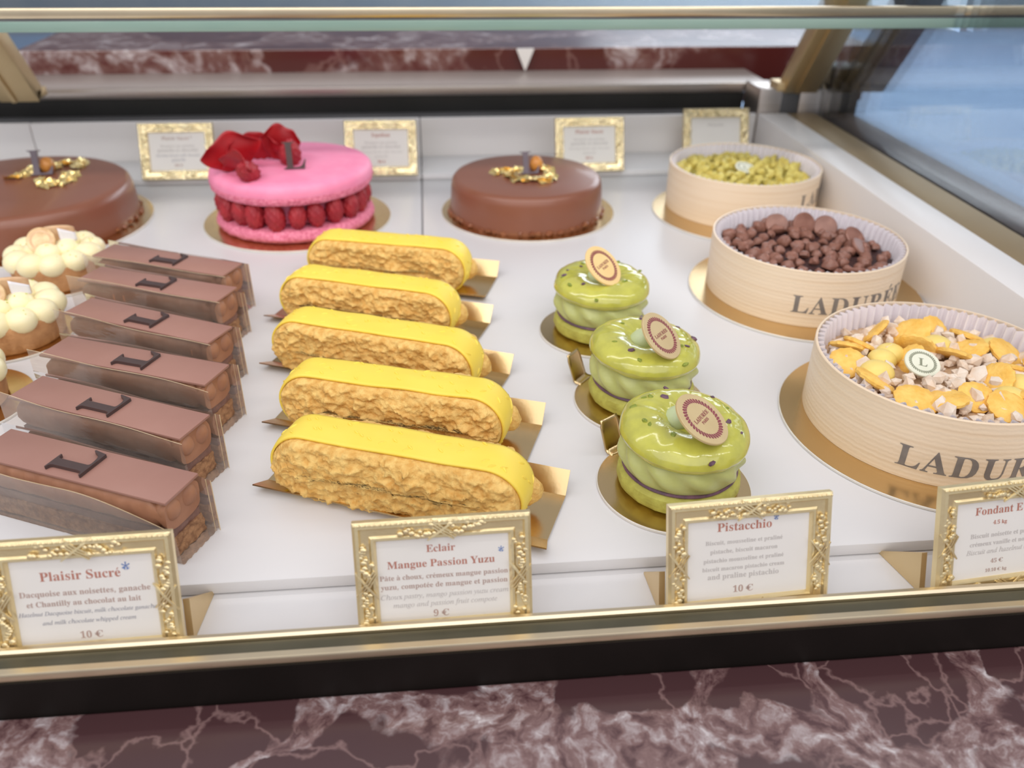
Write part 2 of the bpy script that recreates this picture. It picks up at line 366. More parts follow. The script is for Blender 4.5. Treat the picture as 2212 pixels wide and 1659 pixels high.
# ------------------------------------------------------------------ lettering: serif outlines, 250 units to the em
GLYPH = {"b":{",":[45,[[7,-22,15,19,31,19,32,18,30,8,18,-22]]],"0":[94,[[47,-2,40,-1,28,3,23,6,15,15,8,35,6,60,8,85,15,105,23,114,28,117,33,120,47,122,54,121,66,117,71,114,79,105,86,85,88,60,86,35,79,15,71,6,66,3,60,0],[47,9,55,13,59,23,62,60,59,97,55,107,47,111,39,107,35,97,32,60,35,23,39,13]]],"1":[94,[[16,0,16,9,34,9,38,15,38,104,27,91,19,87,15,87,10,90,7,99,25,106,45,121,63,121,64,15,68,10,86,9,86,0]]],"2":[94,[[6,0,6,17,36,48,47,61,54,77,57,93,56,101,53,107,46,111,40,111,36,109,31,104,29,95,28,82,19,83,13,86,8,91,7,99,9,107,13,113,19,117,32,121,52,121,67,117,76,110,81,100,82,91,79,79,64,59,22,18,66,19,73,25,76,35,86,35,85,0]]],"3":[94,[[41,-2,25,0,13,4,7,11,5,16,5,21,9,28,19,32,22,18,31,11,40,10,47,11,54,15,57,20,60,30,60,39,54,51,50,53,40,56,24,57,24,67,40,68,48,71,51,74,56,87,56,96,54,103,51,108,46,111,39,111,35,109,30,101,28,85,19,86,12,89,7,94,6,100,7,105,11,112,21,118,35,121,52,121,66,118,72,114,79,106,82,94,80,84,78,79,71,72,56,64,70,60,81,50,85,43,86,30,82,17,72,6,58,0]]],"4":[94,[[30,0,30,9,40,9,46,12,48,17,49,31,2,31,2,41,50,120,73,120,73,42,91,42,91,31,73,31,73,17,77,11,89,9,89,0],[14,42,49,42,50,104]]],"5":[94,[[41,-2,30,-1,17,3,10,9,7,16,9,26,12,29,20,30,22,21,28,13,35,10,46,11,55,18,59,32,58,48,56,52,50,58,36,62,18,59,10,62,15,120,79,120,80,89,70,89,68,98,65,101,26,101,24,70,42,73,60,71,67,68,78,59,84,45,84,27,81,19,76,12,71,7,60,1]]],"6":[94,[[49,-2,38,0,27,4,16,17,9,38,8,69,14,93,19,102,26,110,34,116,44,120,65,121,76,118,82,112,85,105,84,98,78,92,65,90,64,102,59,110,54,112,45,109,41,105,35,94,31,67,43,72,54,74,62,73,74,68,83,59,86,53,88,39,87,30,82,16,73,5,66,1],[50,9,55,11,60,16,63,25,64,37,63,49,60,57,55,62,48,63,39,61,31,55,33,34,37,20,43,12]]],"7":[94,[[28,0,72,102,24,101,19,97,17,85,7,85,8,120,88,120,88,112,42,0]]],"8":[94,[[46,-2,28,1,15,8,7,18,5,31,7,40,12,48,30,61,17,70,10,82,9,95,13,106,18,112,25,117,35,120,48,122,56,121,70,117,75,113,81,104,84,92,80,79,74,73,61,65,74,58,82,50,87,41,89,32,86,18,77,7,64,1],[51,71,58,77,61,82,62,97,60,104,55,109,49,112,44,111,38,109,35,104,33,97,33,89,37,79],[47,8,54,9,60,14,64,20,65,33,60,43,41,54,33,47,30,41,28,34,28,25,31,17,36,11]]],"9":[94,[[38,-2,25,0,17,4,11,13,11,21,14,25,19,27,24,17,31,10,39,9,49,12,56,21,60,36,63,58,53,49,43,46,32,47,20,51,11,60,8,66,6,73,6,87,10,102,20,114,33,120,50,121,61,118,70,112,81,97,86,75,86,52,80,28,72,14,65,6,55,1],[46,58,56,61,63,70,61,88,58,101,52,108,45,110,39,109,34,103,31,94,30,82,31,72,34,64,39,60]]],"A":[109,[[-2,0,-2,5,6,8,11,15,52,117,56,116,98,17,104,7,111,5,111,0,57,0,57,5,67,6,71,11,63,33,26,33,19,12,22,6,32,5,32,0],[28,40,60,40,44,80]]],"B":[111,[[4,0,4,4,11,5,16,8,18,16,19,92,17,105,13,108,4,110,4,114,55,114,74,112,88,107,96,99,99,88,97,78,92,71,84,65,72,62,86,58,96,51,103,43,105,33,104,26,98,13,86,5,70,1],[46,63,63,66,66,68,70,75,71,86,70,96,67,103,62,107,51,108,48,107,46,105],[55,6,65,8,71,12,74,20,75,39,72,48,66,54,56,57,46,58,46,11,49,7]]],"C":[117,[[64,-3,48,-1,41,2,28,9,18,20,11,33,7,49,7,65,11,81,14,88,23,100,35,109,41,112,57,116,65,116,77,115,97,109,102,111,105,116,109,116,109,77,105,77,94,97,84,106,78,109,66,111,53,107,44,97,38,80,36,57,38,34,44,19,55,9,70,6,80,7,89,11,99,18,107,27,112,22,102,11,91,4,79,-1]]],"D":[124,[[5,0,5,4,16,7,18,15,18,94,18,102,15,107,11,109,4,110,4,114,70,113,82,110,93,106,101,99,108,91,113,81,116,70,117,57,113,32,102,14,83,4,57,0],[56,6,70,9,80,19,86,35,88,57,86,80,80,96,70,105,56,108,47,106,46,96,46,15,47,8]]],"E":[110,[[4,0,4,4,11,5,16,7,18,12,19,19,18,101,14,108,4,110,4,114,100,114,100,80,96,80,94,87,89,98,80,104,58,108,50,107,47,105,46,99,46,61,54,62,62,65,67,71,72,86,76,86,76,30,72,30,70,42,65,50,57,54,46,56,46,17,47,10,52,7,63,7,78,10,86,13,93,19,103,36,107,36,101,0]]],"F":[101,[[4,0,4,4,11,6,16,8,18,17,19,94,17,104,13,107,4,110,4,114,98,114,98,80,94,80,89,96,81,104,73,106,57,108,49,107,46,104,46,62,53,62,61,65,66,71,71,87,76,87,76,30,71,30,69,42,64,50,57,54,46,56,46,17,47,11,52,6,64,4,64,0]]],"H":[131,[[4,0,4,4,11,5,16,8,18,13,19,20,18,98,16,106,11,108,4,110,4,114,60,114,60,110,50,107,46,102,46,63,85,63,84,104,80,108,71,110,71,114,127,114,127,110,115,106,113,102,112,95,113,16,115,8,120,5,127,4,127,0,71,0,71,4,80,6,85,12,85,55,46,55,46,13,50,6,60,4,60,0]]],"I":[65,[[3,0,3,4,13,7,17,10,19,19,19,100,16,107,3,110,3,114,61,114,61,110,49,107,46,100,46,19,48,10,51,7,61,4,61,0]]],"K":[128,[[4,0,4,4,11,5,16,8,18,13,19,20,19,98,16,106,11,109,4,110,4,114,61,114,61,110,50,107,46,102,46,58,85,100,87,105,86,107,73,110,73,114,121,114,121,110,112,108,95,99,68,71,117,10,123,5,130,4,130,0,70,0,70,4,80,5,83,8,83,10,50,53,46,50,46,13,51,6,61,4,61,0]]],"L":[107,[[4,0,4,4,11,5,16,8,18,13,19,20,18,99,16,106,11,109,4,110,4,114,62,114,62,110,50,108,48,106,46,100,46,12,49,8,56,7,70,8,79,10,86,14,92,20,102,39,107,39,100,0]]],"M":[158,[[4,0,4,4,13,6,17,10,19,20,19,100,15,107,4,110,4,114,46,114,79,36,112,114,154,114,154,110,143,106,141,101,140,95,140,15,143,8,147,5,154,4,154,0,99,0,99,4,106,6,111,8,113,15,114,100,72,0,67,0,26,97,27,16,30,7,35,5,42,4,42,0]]],"P":[104,[[4,0,4,4,11,5,16,8,18,13,19,20,18,98,16,106,11,108,4,110,4,114,72,113,84,110,92,105,100,96,102,88,102,76,96,65,86,56,79,54,70,52,46,51,46,13,50,6,60,4,60,0],[46,57,56,58,65,61,68,63,72,71,73,82,72,94,69,102,63,106,52,108,48,107,46,103]]],"R":[118,[[4,0,4,4,11,5,16,8,18,13,19,20,18,98,16,106,11,108,4,110,4,114,66,113,85,110,97,102,103,91,104,84,103,74,98,66,90,60,79,56,111,9,114,5,120,4,120,0,85,0,50,53,46,53,46,13,50,6,60,4,60,0],[46,58,57,59,67,62,70,65,74,72,76,84,75,94,71,102,65,106,53,108,49,107,47,104]]],"S":[98,[[11,-3,11,39,16,39,24,17,28,12,37,6,49,4,61,7,67,12,70,22,66,32,62,36,28,55,16,67,12,83,14,92,17,101,25,110,37,115,51,116,75,111,78,112,80,117,85,117,85,80,81,80,76,93,68,102,55,110,44,111,38,109,31,101,30,95,31,89,37,82,72,63,84,53,89,44,90,33,89,23,85,14,75,4,60,-1,42,-2,21,3,17,2,15,-3]]],"U":[123,[[62,-3,42,-1,34,3,24,13,19,29,18,102,13,107,4,110,4,114,60,114,60,110,49,107,46,102,46,28,48,17,54,10,58,7,69,6,82,8,91,14,96,25,98,40,98,98,95,106,90,108,82,110,82,114,119,114,119,110,110,107,106,101,105,33,100,15,95,8,89,3,81,0]]],"V":[107,[[53,-3,10,98,4,107,-4,110,-4,114,53,114,53,110,40,107,38,101,65,36,89,100,87,107,75,110,75,114,110,114,110,110,102,107,97,100,57,-3]]],"W":[153,[[43,-3,7,101,2,108,-4,110,-4,114,45,114,45,110,36,107,35,101,56,38,75,88,69,105,65,108,57,110,57,114,110,114,110,110,101,108,99,106,98,102,119,41,137,100,136,107,126,110,126,114,156,114,156,110,150,107,145,98,111,-3,107,-3,79,77,48,-3]]],"X":[118,[[3,0,3,4,13,7,18,11,48,52,17,100,10,108,4,110,4,114,61,114,61,110,50,108,48,104,66,72,85,101,84,106,82,108,73,110,73,114,115,114,115,110,104,107,95,101,70,66,105,12,110,6,116,4,116,0,60,0,60,4,70,6,72,8,72,12,52,46,34,20,31,13,32,8,38,5,43,4,43,0]]],"Y":[106,[[25,0,25,4,35,6,39,13,40,45,9,101,4,107,-3,109,-3,114,52,114,52,109,42,108,40,106,39,103,62,56,87,100,86,105,80,109,74,109,74,114,110,114,110,109,104,107,97,100,67,51,68,13,72,6,82,4,82,0]]],"a":[86,[[64,-3,54,0,50,9,38,1,24,-2,16,-1,8,6,5,12,6,21,11,30,22,38,50,48,50,64,48,69,45,72,37,74,29,73,27,71,26,68,31,58,27,50,19,48,13,49,9,54,8,62,11,67,17,74,31,79,49,79,61,76,69,69,73,59,73,11,76,9,80,10,82,7,73,0],[38,8,43,10,50,16,50,42,41,39,35,35,31,29,30,15,32,12]]],"b":[90,[[11,-3,11,101,9,107,2,110,2,114,35,114,35,70,39,74,49,79,60,79,71,75,79,65,83,57,85,41,84,29,78,14,71,6,63,1,53,-2,42,-2,32,3,26,7,13,-3],[46,4,53,6,58,12,60,24,61,40,60,53,58,63,53,68,46,70,39,67,35,60,35,11,37,7,41,4]]],"c":[73,[[39,-3,26,0,18,6,12,13,6,27,5,43,10,59,20,71,33,78,49,79,59,77,66,72,69,65,69,57,63,52,55,52,50,58,49,68,48,73,42,74,36,73,32,67,29,59,28,38,32,24,38,15,46,10,55,10,68,18,71,15,64,7,57,2,48,-1]]],"d":[93,[[35,-3,27,-1,19,3,13,9,9,17,6,26,5,37,6,49,9,59,17,71,24,77,32,79,42,79,47,77,56,70,55,105,51,108,44,110,44,114,80,114,80,16,82,9,88,7,88,3,73,1,56,-3,56,10,47,1],[43,7,50,10,56,19,56,60,52,67,43,70,37,68,33,62,30,52,29,38,32,15,37,9]]],"e":[75,[[38,-3,25,0,14,9,7,22,5,39,7,55,15,68,26,77,39,80,52,77,62,70,69,59,71,41,29,41,31,28,35,18,41,13,50,11,59,13,67,21,71,18,65,9,57,3,48,-1],[29,48,50,48,49,66,45,73,40,74,35,73,32,68,30,61]]],"f":[53,[[4,0,4,4,9,5,12,8,13,18,13,69,4,69,4,78,13,78,14,95,15,100,18,105,26,112,31,114,43,116,57,113,63,109,65,103,65,95,61,90,54,89,48,93,46,98,49,108,48,110,43,111,39,109,37,101,37,78,51,78,51,69,37,69,37,13,39,6,50,4,50,0]]],"g":[82,[[36,-35,17,-32,8,-28,4,-22,4,-15,7,-11,17,-6,9,0,7,3,7,13,13,21,26,28,17,32,11,38,7,45,6,53,7,60,10,67,15,72,30,79,44,79,58,76,79,76,79,67,67,67,71,59,73,51,72,44,67,35,55,27,31,25,27,22,25,18,28,14,31,13,56,12,71,7,76,3,78,-2,78,-15,73,-24,62,-31,55,-33],[39,31,44,32,48,36,50,53,48,69,44,73,39,74,34,73,31,69,29,53,31,36,34,32],[40,-29,51,-28,59,-26,64,-22,66,-16,65,-13,62,-10,55,-9,24,-9,19,-15,20,-22,27,-27]]],"h":[95,[[5,0,5,4,10,5,12,8,13,14,13,102,10,108,5,110,5,114,37,114,37,67,48,76,54,79,61,80,70,78,77,73,81,65,83,53,83,9,85,5,91,4,91,0,51,0,51,4,57,7,59,14,58,60,56,66,51,68,43,66,37,59,37,12,40,5,45,4,45,0]]],"i":[50,[[25,90,20,91,16,94,13,98,13,103,16,112,20,115,25,116,30,115,34,112,38,103,37,98,34,94],[5,0,5,4,10,5,12,8,13,14,13,68,11,72,5,73,5,78,37,78,37,12,40,6,45,4,45,0]]],"k":[90,[[4,0,4,4,11,6,13,14,13,102,11,108,5,110,5,114,37,114,37,42,57,62,61,68,60,71,59,72,51,73,51,78,86,78,86,73,73,68,56,52,86,9,90,5,94,4,94,0,53,0,53,4,58,5,60,9,41,37,37,34,37,12,40,6,45,4,45,0]]],"l":[50,[[5,0,5,4,10,5,12,8,13,14,13,102,11,108,5,110,5,114,37,114,37,12,40,6,45,4,45,0]]],"m":[139,[[5,0,5,4,10,5,12,8,13,14,13,66,10,72,5,74,5,78,37,78,37,66,47,76,59,80,67,79,73,76,77,72,80,65,85,72,97,79,104,80,114,78,121,73,125,65,126,53,126,9,129,5,134,4,134,0,94,0,94,4,101,7,102,14,102,60,100,66,94,68,87,66,81,59,81,12,84,6,89,4,89,0,50,0,50,4,56,7,58,14,58,60,55,66,50,68,43,66,37,59,37,12,39,6,44,4,44,0]]],"n":[95,[[5,0,5,4,10,5,12,8,13,14,13,66,10,72,5,74,5,78,37,78,37,67,48,76,54,79,61,80,70,78,77,73,81,65,83,53,83,9,85,5,91,4,91,0,51,0,51,4,57,7,59,14,58,60,56,66,51,68,43,66,37,59,37,12,40,5,45,4,45,0]]],"o":[84,[[42,-3,27,1,15,9,7,22,5,38,7,55,15,68,27,77,42,80,57,77,69,68,77,55,79,38,77,22,69,9,57,0],[42,3,48,5,53,12,55,38,54,57,52,68,48,73,42,75,36,73,32,68,30,57,29,39,31,12,36,5]]],"p":[93,[[4,-35,4,-31,9,-30,12,-26,13,-16,13,64,12,71,5,74,5,78,36,78,36,66,45,76,51,79,62,79,70,77,79,68,84,60,87,51,87,28,81,13,73,3,61,-2,51,-2,46,0,37,8,38,-25,42,-29,49,-31,49,-35],[49,7,55,9,60,15,62,25,63,39,60,62,56,68,50,70,43,67,37,59,37,17,42,10]]],"q":[91,[[44,-35,44,-31,52,-29,55,-26,56,7,47,0,35,-2,27,-1,16,5,9,16,6,25,5,42,8,53,13,63,19,71,32,78,48,79,54,77,64,70,77,80,80,80,80,-23,83,-29,88,-31,88,-35],[45,7,52,10,56,17,55,66,53,70,50,73,45,74,38,72,33,65,30,54,29,39,30,25,33,15,37,9]]],"r":[72,[[5,0,5,4,10,5,12,8,13,14,13,68,11,72,5,73,5,78,36,78,36,63,44,73,53,79,62,79,69,76,71,72,72,66,72,62,68,57,64,56,58,56,51,64,47,65,42,62,38,55,37,11,40,6,49,4,49,0]]],"s":[72,[[38,-3,18,2,15,1,13,-2,9,-2,9,26,13,26,19,13,25,7,31,4,43,5,47,10,48,15,46,21,43,24,23,35,14,42,10,52,10,60,16,73,24,78,37,80,53,76,58,80,61,80,61,55,57,55,52,67,44,73,33,73,29,71,26,67,27,61,30,57,58,40,62,35,64,28,62,13,57,5,49,-1]]],"t":[57,[[31,-2,19,0,13,9,12,70,5,70,5,75,22,92,32,106,36,106,36,78,52,78,52,70,36,70,36,16,38,12,42,10,47,12,52,19,56,16,51,8,46,2,39,-1]]],"u":[94,[[33,-3,23,-1,19,1,14,8,12,18,11,67,9,72,3,74,3,78,35,78,36,16,39,10,44,9,51,11,57,16,57,67,54,72,47,74,47,78,81,78,81,15,83,10,90,7,90,3,75,2,57,-3,57,10,47,1]]],"v":[77,[[36,-3,8,64,4,72,-1,73,-1,78,41,78,41,74,34,72,32,69,46,31,60,68,58,72,51,74,51,78,76,78,76,74,71,71,66,64,40,-3]]],"w":[109,[[31,-3,4,68,1,72,-3,73,-3,78,35,78,35,73,29,72,29,68,42,32,53,59,48,71,42,74,42,78,81,78,81,73,76,72,74,69,84,35,97,68,96,72,89,74,89,78,111,78,111,74,107,72,104,66,76,-3,72,-3,56,49,35,-3]]],"x":[80,[[1,0,1,4,12,10,31,34,8,69,1,73,1,78,42,78,42,74,37,73,35,70,46,51,58,68,58,72,50,74,50,78,78,78,78,74,67,68,50,46,74,8,76,5,80,4,80,0,39,0,39,4,45,5,46,9,34,29,21,10,23,5,29,4,29,0]]],"y":[75,[[13,-35,7,-34,1,-29,-2,-21,0,-15,5,-11,13,-11,18,-15,19,-24,23,-24,31,-15,35,-1,8,66,4,72,-1,73,-1,78,40,78,40,73,34,72,32,68,46,30,59,68,57,72,51,73,51,78,75,78,75,73,70,72,66,64,34,-20,26,-31,21,-34]]],"z":[73,[[3,0,3,4,42,72,28,72,21,70,16,66,11,54,7,54,8,78,69,78,69,73,31,6,44,7,52,9,58,14,65,27,69,27,67,0]]]},"i":{",":[45,[[7,-22,15,19,31,19,32,18,30,8,18,-22]]],"B":[110,[[-8,0,-8,3,0,4,5,7,9,14,32,99,32,109,28,112,20,113,21,116,64,116,81,115,93,110,100,102,103,91,101,82,95,74,87,68,74,63,83,59,89,53,93,45,94,36,92,26,84,13,70,4,57,1],[48,65,64,66,71,69,80,76,84,86,85,92,84,100,80,106,73,109,64,110,56,110,52,108,41,67,42,65],[38,5,54,7,60,10,66,14,73,24,75,31,75,43,71,51,65,56,49,59,41,59,38,57,26,11,29,6]]],"C":[118,[[55,-3,41,-1,29,3,20,10,12,20,8,31,6,45,8,57,14,75,30,96,40,105,54,113,71,118,85,118,108,113,111,114,113,118,117,118,110,83,106,83,105,99,100,107,92,112,82,113,72,112,57,105,44,92,36,82,29,64,26,44,28,27,31,21,40,11,52,5,70,6,80,10,90,17,100,26,103,23,92,12,81,4,68,-1]]],"D":[127,[[-9,0,-8,3,0,4,4,6,9,14,31,96,32,108,28,112,20,113,21,116,66,116,81,115,95,110,110,99,118,82,119,61,114,42,107,31,98,20,81,8,58,1,42,0],[42,6,56,7,73,14,86,26,94,41,100,66,100,81,98,89,91,101,79,108,72,110,57,110,53,108,50,102,26,14,28,8]]],"H":[130,[[-8,0,-8,3,0,4,4,6,9,13,31,96,32,108,28,112,20,113,21,116,67,116,67,113,59,112,55,110,50,102,41,69,42,66,46,65,89,65,94,66,104,105,101,111,91,113,92,116,139,116,138,113,130,112,126,110,121,102,99,20,97,12,98,8,102,5,110,3,109,0,63,0,64,3,71,4,76,6,80,13,91,54,91,58,86,58,38,57,26,11,29,5,39,3,38,0]]],"P":[101,[[-8,0,-8,3,0,4,5,6,9,14,32,99,32,108,28,112,20,113,21,116,67,116,82,115,93,110,100,102,102,90,101,81,93,69,85,62,75,58,62,56,37,54,26,11,27,7,30,5,41,3,40,0],[48,61,63,63,69,65,78,73,83,84,83,96,80,103,75,108,66,111,59,111,54,109,52,106,40,64,41,61]]],"T":[105,[[12,0,13,3,26,6,31,13,58,107,56,109,53,110,31,108,21,101,15,88,11,88,18,116,115,116,110,87,107,87,106,101,100,108,92,110,80,110,77,110,75,107,50,13,51,6,58,4,66,3,65,0]]],"a":[85,[[12,-2,7,-1,2,3,-1,8,-2,16,2,37,12,57,28,73,40,78,51,79,57,74,58,70,60,77,73,77,56,13,56,9,60,9,71,20,73,18,66,9,54,-1,49,-2,44,0,42,9,48,29,30,6,21,0],[20,8,27,10,33,16,48,39,55,61,54,69,50,74,42,74,35,70,27,62,21,51,15,34,13,18,15,11]]],"b":[85,[[20,-2,11,-1,5,1,0,5,-1,9,23,105,22,112,13,114,13,117,40,122,41,120,26,63,39,75,46,78,58,79,67,75,73,69,76,60,76,49,74,39,69,29,55,12,46,6,36,1],[24,2,33,4,42,10,50,19,56,30,60,42,61,57,59,63,53,70,43,70,35,67,28,59,23,48,12,10,15,4]]],"c":[75,[[25,-2,14,0,10,2,4,10,1,15,0,31,5,48,15,63,31,75,44,79,54,79,60,77,64,74,66,69,66,63,63,59,58,57,53,59,51,65,55,73,45,74,32,68,25,59,20,49,16,38,15,27,16,18,21,9,27,6,37,7,44,9,57,20,60,18,42,3,34,-1]]],"d":[89,[[15,-2,5,1,0,6,-2,14,0,31,8,50,21,66,34,76,42,79,53,79,56,78,61,73,69,109,67,113,58,114,59,117,85,122,86,118,58,12,59,8,62,8,68,11,77,20,79,18,63,1,57,-2,50,-1,46,3,46,7,50,28,42,15,33,5,25,0],[23,7,29,9,37,15,44,25,51,39,57,55,58,65,57,71,53,74,50,75,41,73,33,67,25,57,19,44,14,31,13,17,15,10]]],"e":[72,[[22,-2,9,2,2,9,1,14,-1,29,4,46,15,61,31,74,43,79,52,79,58,77,63,72,64,66,64,61,57,52,45,43,37,40,15,36,14,25,15,17,18,11,23,8,30,6,42,10,55,20,58,18,50,9,41,3,32,-1],[16,39,31,43,42,50,46,54,50,63,51,68,50,73,42,74,31,68,21,53]]],"f":[50,[[-12,-38,-16,-38,-21,-34,-22,-26,-19,-22,-12,-23,-11,-27,-12,-33,-10,-34,-6,-32,-2,-25,3,-10,18,71,2,71,3,76,19,76,26,101,29,107,38,116,48,121,57,122,63,120,67,116,69,112,67,104,61,102,56,104,55,109,56,114,51,117,47,116,43,112,40,105,33,76,53,76,52,71,32,71,21,18,10,-17,4,-29,-1,-34,-6,-37]]],"g":[72,[[16,-38,4,-37,-5,-33,-11,-26,-13,-19,-12,-12,-7,-5,9,6,3,10,2,16,15,30,9,34,3,43,3,53,5,60,10,67,16,73,29,79,41,79,60,74,72,74,72,66,61,66,62,59,61,51,57,43,52,37,45,32,37,29,20,29,15,23,16,20,18,18,48,5,54,-1,56,-10,53,-21,45,-30,32,-36],[28,32,33,33,38,36,43,44,46,51,48,58,47,68,45,72,39,75,32,74,27,71,21,63,18,57,17,49,17,40,19,36,23,33],[19,-33,30,-32,38,-29,42,-23,44,-13,41,-8,35,-4,13,5,2,-5,-2,-16,-1,-23,3,-29,10,-32]]],"h":[101,[[76,-2,67,1,63,5,61,11,62,28,70,71,68,78,63,81,53,78,48,74,35,55,31,43,22,0,6,0,29,112,29,116,27,119,16,121,18,128,49,128,36,69,37,69,45,79,52,86,60,90,69,92,76,90,82,87,85,81,86,70,78,27,77,13,78,11,83,9,94,13,97,8,86,1]]],"i":[44,[[31,98,25,101,22,107,25,113,31,116,37,113,39,107,37,101],[8,-2,2,0,0,9,15,66,12,71,4,72,5,75,32,79,32,75,14,13,15,9,18,8,24,11,32,21,35,18,21,3,15,-1]]],"j":[43,[[31,98,25,101,22,107,25,113,31,116,37,113,40,107,37,101],[-13,-38,-17,-38,-22,-34,-24,-30,-24,-25,-21,-21,-14,-22,-13,-33,-10,-34,-7,-31,-2,-19,16,64,15,70,5,72,5,75,31,79,31,76,17,8,11,-14,1,-31,-3,-35]]],"k":[85,[[54,-2,50,-1,45,5,30,40,19,32,10,0,-3,0,26,106,25,112,15,114,16,117,42,122,44,120,21,39,55,66,57,71,49,74,51,76,84,76,83,73,78,73,68,68,41,48,54,16,58,10,61,9,65,10,75,20,78,17,65,3]]],"l":[43,[[8,-2,4,-1,1,2,0,9,25,107,24,113,15,115,15,118,42,122,43,120,42,116,14,14,15,10,17,9,23,12,31,20,33,18,19,3]]],"m":[138,[[102,-2,96,1,94,8,108,62,106,67,103,69,98,68,90,62,78,48,66,26,57,0,44,0,61,58,61,66,57,69,44,62,28,45,20,29,10,0,-3,0,15,65,14,70,4,72,5,75,32,79,32,75,23,44,35,59,46,70,56,77,66,79,70,78,75,73,76,65,71,46,82,60,93,71,103,77,112,79,120,76,122,73,122,65,108,11,110,9,114,10,125,22,127,19,115,3,109,-1]]],"n":[91,[[56,-2,49,0,47,7,60,60,60,66,56,69,51,67,44,62,29,44,20,29,11,0,-3,0,15,64,14,69,4,71,5,74,33,78,23,44,36,60,52,74,66,79,73,76,76,70,75,63,62,11,63,9,67,9,78,23,81,21,68,4,62,-1]]],"o":[88,[[26,-2,20,-2,11,2,3,10,1,14,-1,30,3,45,15,62,32,74,46,79,62,77,71,72,77,63,78,47,75,35,65,18,55,8,39,0],[28,3,35,4,45,11,53,21,59,34,64,57,63,65,60,70,56,74,45,74,37,70,26,58,19,46,14,27,15,13,20,5]]],"p":[85,[[-24,-37,-23,-34,-12,-31,-8,-25,14,59,14,69,12,71,4,71,5,74,32,79,28,62,35,70,49,78,61,79,68,76,76,66,77,51,73,36,64,22,53,9,40,1,25,-2,12,1,6,-30,11,-34,19,-34,18,-37],[25,2,32,4,42,10,48,17,55,29,60,43,62,57,60,66,55,71,50,72,42,69,34,63,27,53,23,40,16,11,18,4]]],"q":[85,[[20,-38,21,-34,30,-33,35,-28,51,26,42,14,28,2,19,-1,7,0,0,7,-2,15,-2,29,3,43,9,52,18,64,26,71,37,77,49,79,54,78,62,73,63,69,66,77,79,77,50,-27,52,-32,63,-34,63,-38],[22,7,29,9,37,14,44,23,52,36,58,50,60,62,58,69,54,74,47,74,38,70,29,62,20,47,14,31,13,17,16,11]]],"r":[56,[[-3,0,14,63,13,69,3,71,4,74,31,79,22,45,40,71,46,77,52,79,56,78,59,71,57,63,52,60,47,61,44,63,42,67,32,55,24,39,16,21,10,0]]],"s":[62,[[19,-2,2,2,-2,-1,-6,-1,-2,27,1,26,4,12,11,4,18,3,23,4,29,9,31,14,31,20,28,27,12,52,10,59,11,67,19,76,26,79,37,79,48,76,51,76,52,79,55,79,52,54,49,54,47,63,44,69,39,73,29,74,23,69,23,65,24,59,41,34,45,22,43,13,38,5,30,0]]],"t":[47,[[8,-2,2,0,0,9,16,71,5,71,6,74,13,77,20,82,34,98,38,98,31,76,46,76,44,71,30,71,15,11,16,9,18,8,23,11,31,20,34,17,21,3,14,-1]]],"u":[91,[[11,-2,5,0,1,7,2,20,14,65,13,70,3,72,4,75,30,79,32,78,15,16,16,9,20,8,25,9,31,14,48,34,59,57,65,77,78,77,62,12,64,8,68,9,79,21,81,19,75,10,69,3,62,-1,56,-2,49,0,47,9,55,38,43,21,32,8,21,0]]],"v":[74,[[15,-2,11,60,7,69,3,71,-2,72,-1,75,19,79,22,77,25,61,27,15,46,36,58,53,60,61,53,69,52,74,57,79,63,79,67,75,68,69,66,60,61,49,40,21,19,-2]]],"w":[111,[[12,-2,10,61,7,69,-1,72,-1,75,19,79,22,77,24,59,25,23,60,79,62,79,69,18,88,41,96,55,97,61,91,70,92,76,98,79,103,76,106,68,100,52,85,29,60,-2,57,-2,51,55,15,-2]]],"y":[67,[[-11,-38,-18,-35,-19,-31,-18,-27,-12,-25,-4,-27,0,-27,5,-22,20,-2,7,61,3,69,-6,72,-6,75,14,79,17,78,21,64,31,14,49,44,54,56,53,62,46,69,47,75,51,78,57,78,62,73,62,62,57,48,48,33,30,4,13,-20,-2,-34]]],"z":[66,[[36,-2,3,4,-8,-1,-10,0,-8,5,47,65,34,64,16,68,11,66,6,60,4,61,5,65,10,74,16,78,50,74,63,79,64,77,63,74,7,12,20,13,37,10,43,11,47,13,52,21,55,20,48,4,44,0]]]}}

